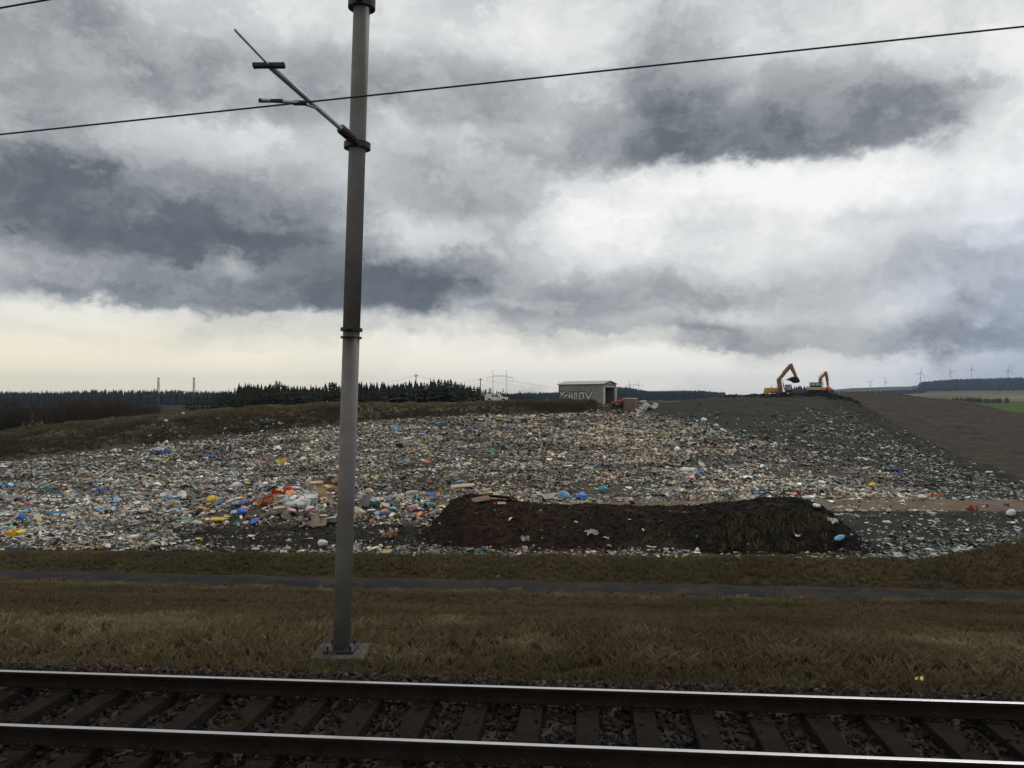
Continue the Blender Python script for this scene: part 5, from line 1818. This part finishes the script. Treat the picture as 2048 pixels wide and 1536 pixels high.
TX = [430, 455, 480, 500, 520, 540, 558, 575, 600, 620, 640, 660, 675, 700, 740, 770, 800, 830, 855, 880, 905, 930, 950, 970, 1000, 1030, 1060, 1080]
TY = [786, 780, 775, 774, 773, 768, 761, 770, 773, 776, 771, 764, 766, 772, 773, 768, 767, 764, 761, 758, 761, 766, 773, 782, 785, 789, 793, 798]
for row, (Y0, num) in enumerate([(255, 92), (285, 98), (320, 98)]):
    for i in range(num):
        px = 428 + (1078 - 428) * (i + rr.uniform(.1, .9)) / num
        Y = Y0 + rr.uniform(-12, 12) + max(0, px - 930) * 1.6
        top = float(np.interp(px, TX, TY)) + abs(rr.gauss(0, 4.0)) + (2 if row else 0) - (5 if rr.random() < .08 else 0) - (5 if px > 955 else 0) + (9 if px < 955 else 4) * (float(fbm(np.array(px / 13.0), np.array(row * 3.1), 201, 2)) - .5)
        p = ver(px, Y)
        hgt = zpx(top, Y) - p.z
        if hgt < 4: continue
        zone = 'thinner edge of the stand by the big pylon' if px < 640 else ('stand behind the straw brow between mast and tall pole' if px < 832 else ('densest part of the stand between the two wooden poles' if px < 961 else 'low tail of the stand behind the white pickup'))
        kd = rr.choice([None, None, None, 7, 8, 9]) if 760 < px < 960 else None
        wd_ = rr.uniform(1.0, 1.9)
        conifer(p, hgt, ('tall ' if hgt > 17 else ('low ' if hgt < 12 else '')) + ('broad ' if wd_ > 1.6 else ('slender ' if wd_ < 1.25 else '')) + ('dark pine' if kd else 'dark spruce') + ' in the ' + zone, 'conifers of the forest stand', wide=wd_ * (1.25 if hgt < 10 else 1), kind=kd)
for i in range(7):
    px = 372 + i * 8.5 + rr.uniform(-2, 2)
    Y = 225 + rr.uniform(-8, 8)
    p = ver(px, Y)
    conifer(p, zpx(790 + abs(rr.gauss(0, 3)), Y) - p.z, 'dark bushy spruce in the clump at the foot of the big pylon', 'spruce clump by the big pylon', wide=1.7)


def bare_mesh(seed):
    rg = random.Random(seed)
    V, T_, C_ = [], [], []

    def seg(a, b, r0, r1, c_):
        d = (b - a).normalized()
        s_ = d.cross(Vector((.3, .2, 1))).normalized() if abs(d.z) < .99 else Vector((1, 0, 0))
        t_ = d.cross(s_)
        o_ = len(V)
        for p, r in ((a, r0), (b, r1)):
            for k in range(3):
                an = k * 2.094
                V.append(p + s_ * math.cos(an) * r + t_ * math.sin(an) * r)
                C_.append(c_)
        for k in range(3):
            j = (k + 1) % 3
            T_.extend([(o_ + k, o_ + j, o_ + 3 + j), (o_ + k, o_ + 3 + j, o_ + 3 + k)])

    def grow(a, d, L_, r, lev):
        b = a + d * L_
        cc = (.040, .033, .026) if lev < 2 else (.062, .048, .034)
        seg(a, b, r, r * .65, cc)
        if lev >= 5: return
        n_ = 3 if lev < 3 else (3 if rg.random() < .6 else 2)
        for k in range(n_):
            nd = (d + Vector((rg.uniform(-1, 1), rg.uniform(-1, 1), rg.uniform(-.25, .65))) * (.75 if lev else .55)).normalized()
            grow(a.lerp(b, rg.uniform(.55, 1.0) if k else 1.0), nd, L_ * rg.uniform(.62, .85), r * .58, lev + 1)

    for st in range(2):
        grow(Vector((rg.uniform(-.06, .06), rg.uniform(-.06, .06), 0)), Vector((rg.uniform(-.2, .2), rg.uniform(-.2, .2), 1)).normalized(), .26, .016, 0)
    V = np.array([tuple(v) for v in V]); V /= max(V[:, 2].max(), .1)
    return mesh_np('branches', V, np.array(T_), np.array(C_))


BARE = [bare_mesh(i) for i in range(5)]
BTR = MB().bar((0, 0, -.03), (0, 0, .27), .024, .014, 6).mesh('trunk')
for i in range(96):
    px = rr.uniform(-120, 315)
    Y = rr.uniform(172, 215)
    top = (791 if px < 230 else 790 + (px - 230) * .2) + abs(rr.gauss(0, 7)) + (rr.random() < .4) * 12
    p = ver(px, Y)
    hgt = zpx(top, Y) - p.z
    e_ = empty('bare_tree', p, rr.uniform(0, 6.28))
    tag(e_, ('tall ' if hgt > 10.5 else ('low ' if hgt < 8.5 else '')) + 'leafless brown tree in the thicket behind the lower end of the brown bank', 'tree', 'leafless thicket behind the bank')
    o = link('branches', BARE[i % 5], M_TWIG, e_); o.scale = (hgt * 1.1, hgt * 1.1, hgt)
    o = link('trunk', BTR, M_TRUNK, e_); o.scale = (hgt, hgt, hgt)
    if i % 4 == 0 and i:
        p = ver(px + rr.uniform(-10, 10), Y + 6)
        conifer(p, (zpx(top + 3, Y) - p.z) * .95, 'dark evergreen among the leafless thicket behind the bank', 'evergreens in the thicket', wide=1.5)


def forest(name, x0, x1, Y0, Y1, n_, hgt, wk, label, base, seed, skip=None):
    rg = np.random.default_rng(seed)
    px = rg.uniform(x0, x1, n_); Y = Y0 + (Y1 - Y0) * rg.random(n_)
    if skip is not None:
        k_ = skip(px, Y); px, Y = px[k_], Y[k_]
        n_ = len(px)
    X = (px - CX) / F * Y
    Z = height(X, Y)
    H = hgt * rg.uniform(.55, 1.12, n_) * (.82 + .36 * fbm(X / 45, Y / 200, seed + 300, 2))
    W = H * wk * rg.uniform(.8, 1.3, n_)
    # two stacked ragged skirts
    V = np.zeros((n_, 14, 3))
    for ring, (zr, rr_) in enumerate(((.10, 1.0), (.48, .62))):
        for k in range(6):
            a = k * math.pi / 3 + rg.uniform(-.4, .4, n_)
            r = W * rr_ * rg.uniform(.65, 1.25, n_)
            V[:, ring * 7 + k, 0] = np.cos(a) * r; V[:, ring * 7 + k, 1] = np.sin(a) * r
            V[:, ring * 7 + k, 2] = H * (zr + rg.uniform(-.08, .08, n_))
        V[:, ring * 7 + 6, 2] = H * (.62 if ring == 0 else 1.0)
        V[:, ring * 7 + 6, 0] = W * rg.uniform(-.12, .12, n_)
    V += np.stack([X, Y, Z], -1)[:, None, :]
    tri = np.array([(k, (k + 1) % 6, 6) for k in range(6)] + [(7 + k, 7 + (k + 1) % 6, 13) for k in range(6)])
    T_ = (tri[None] + 14 * np.arange(n_)[:, None, None]).reshape(-1, 3)
    c_ = np.asarray(base)[None] * rg.uniform(.55, 1.45, (n_, 1))
    me = mesh_np(name, V.reshape(-1, 3), T_, np.repeat(c_, 14, 0))
    return tag(link(name, me, M_NEEDLE), label, kind='stuff')


DKF = (.022, .028, .018)
_rg = np.random.default_rng(77)
_px = _rg.uniform(425, 1080, 900); _Yf = 340 + 60 * _rg.random(900) + np.maximum(0, _px - 930) * 1.8
forest('forest_backdrop', 425, 1080, 330, 420, 1300, 16.5, .17, 'dense dark conifers behind the front rows of the stand', (.016, .020, .013), 9, lambda a, b: (a < 960) & (a > 475))
forest('far_forest', -450, 470, 1150, 1600, 4200, 20, .15, 'dark forest edge far behind the brown bank', DKF, 1)
forest('far_forest', 985, 1140, 1800, 2900, 1700, 15, .24, 'wooded hill behind the white pickup', DKF, 2)
forest('far_forest', 1150, 1300, 1700, 3300, 3200, 15, .24, 'wooded hill beyond the grey shed', DKF, 3)
forest('far_forest', 1280, 1450, 1700, 4800, 4200, 15, .30, 'wooded low hills between the shed and the hilltop', DKF, 4)
forest('far_forest', 1580, 1668, 1750, 2100, 420, 21, .24, 'dark woods behind the excavators', DKF, 5)
forest('far_forest', 1838, 2700, 3550, 5300, 9000, 17, .36, 'forest covering the far hill with wind turbines', DKF, 6)
forest('far_forest', 1660, 1850, 3300, 3900, 700, 12, .4, 'scattered woods on the pale far hill', DKF, 7)
forest('hedgerow', 1905, 2500, 1250, 1500, 420, 9, .42, 'leafless hedgerow along the far side of the green field', (.055, .043, .034), 8, lambda a, b: (fbm(a / 30, b * 0, 171) > .42))

# ------------------------------------------------------------------ haze
ex1.location.z -= 0.45
N = 1500
_px = RNG.uniform(1440, 1720, N); _w = np.exp(-((_px - 1640) / 40) ** 2) + 0.5 * np.exp(-((_px - 1560) / 35) ** 2)
Y = np.interp(_px, _cx, _cY[:, 6]) + RNG.uniform(-5, 9, N); X = (_px - CX) / F * Y
clods('soil_clods', X, Y, height(X, Y) + 0.02, (0.10 + 0.28 * RNG.random(N) ** 2) * (0.7 + _w * .8), np.array([0.022, 0.020, 0.016]) * RNG.uniform(.6, 1.5, (N, 1)), 'dark soil lumps on the hilltop around the excavators')
hb = bpy.data.meshes.new('haze')
bm = bmesh.new(); bmesh.ops.create_cube(bm, size=1.0)
for v in bm.verts:
    v.co = Vector((v.co.x * 23000, -80 + (v.co.y + .5) * 9900, -20 + (v.co.z + .5) * 265))
bm.to_mesh(hb); bm.free()
hm = bpy.data.materials.new('haze'); hm.use_nodes = True
hm.node_tree.nodes.clear()
pv = hm.node_tree.nodes.new('ShaderNodeVolumePrincipled'); ov_ = hm.node_tree.nodes.new('ShaderNodeOutputMaterial')
pv.inputs['Color'].default_value = (0.48, 0.63, 0.95, 1)
pv.inputs['Density'].default_value = 0.000055
hm.node_tree.links.new(pv.outputs[0], ov_.inputs['Volume'])
tag(link('haze', hb, hm), 'thin bluish haze over the far country', kind='stuff')
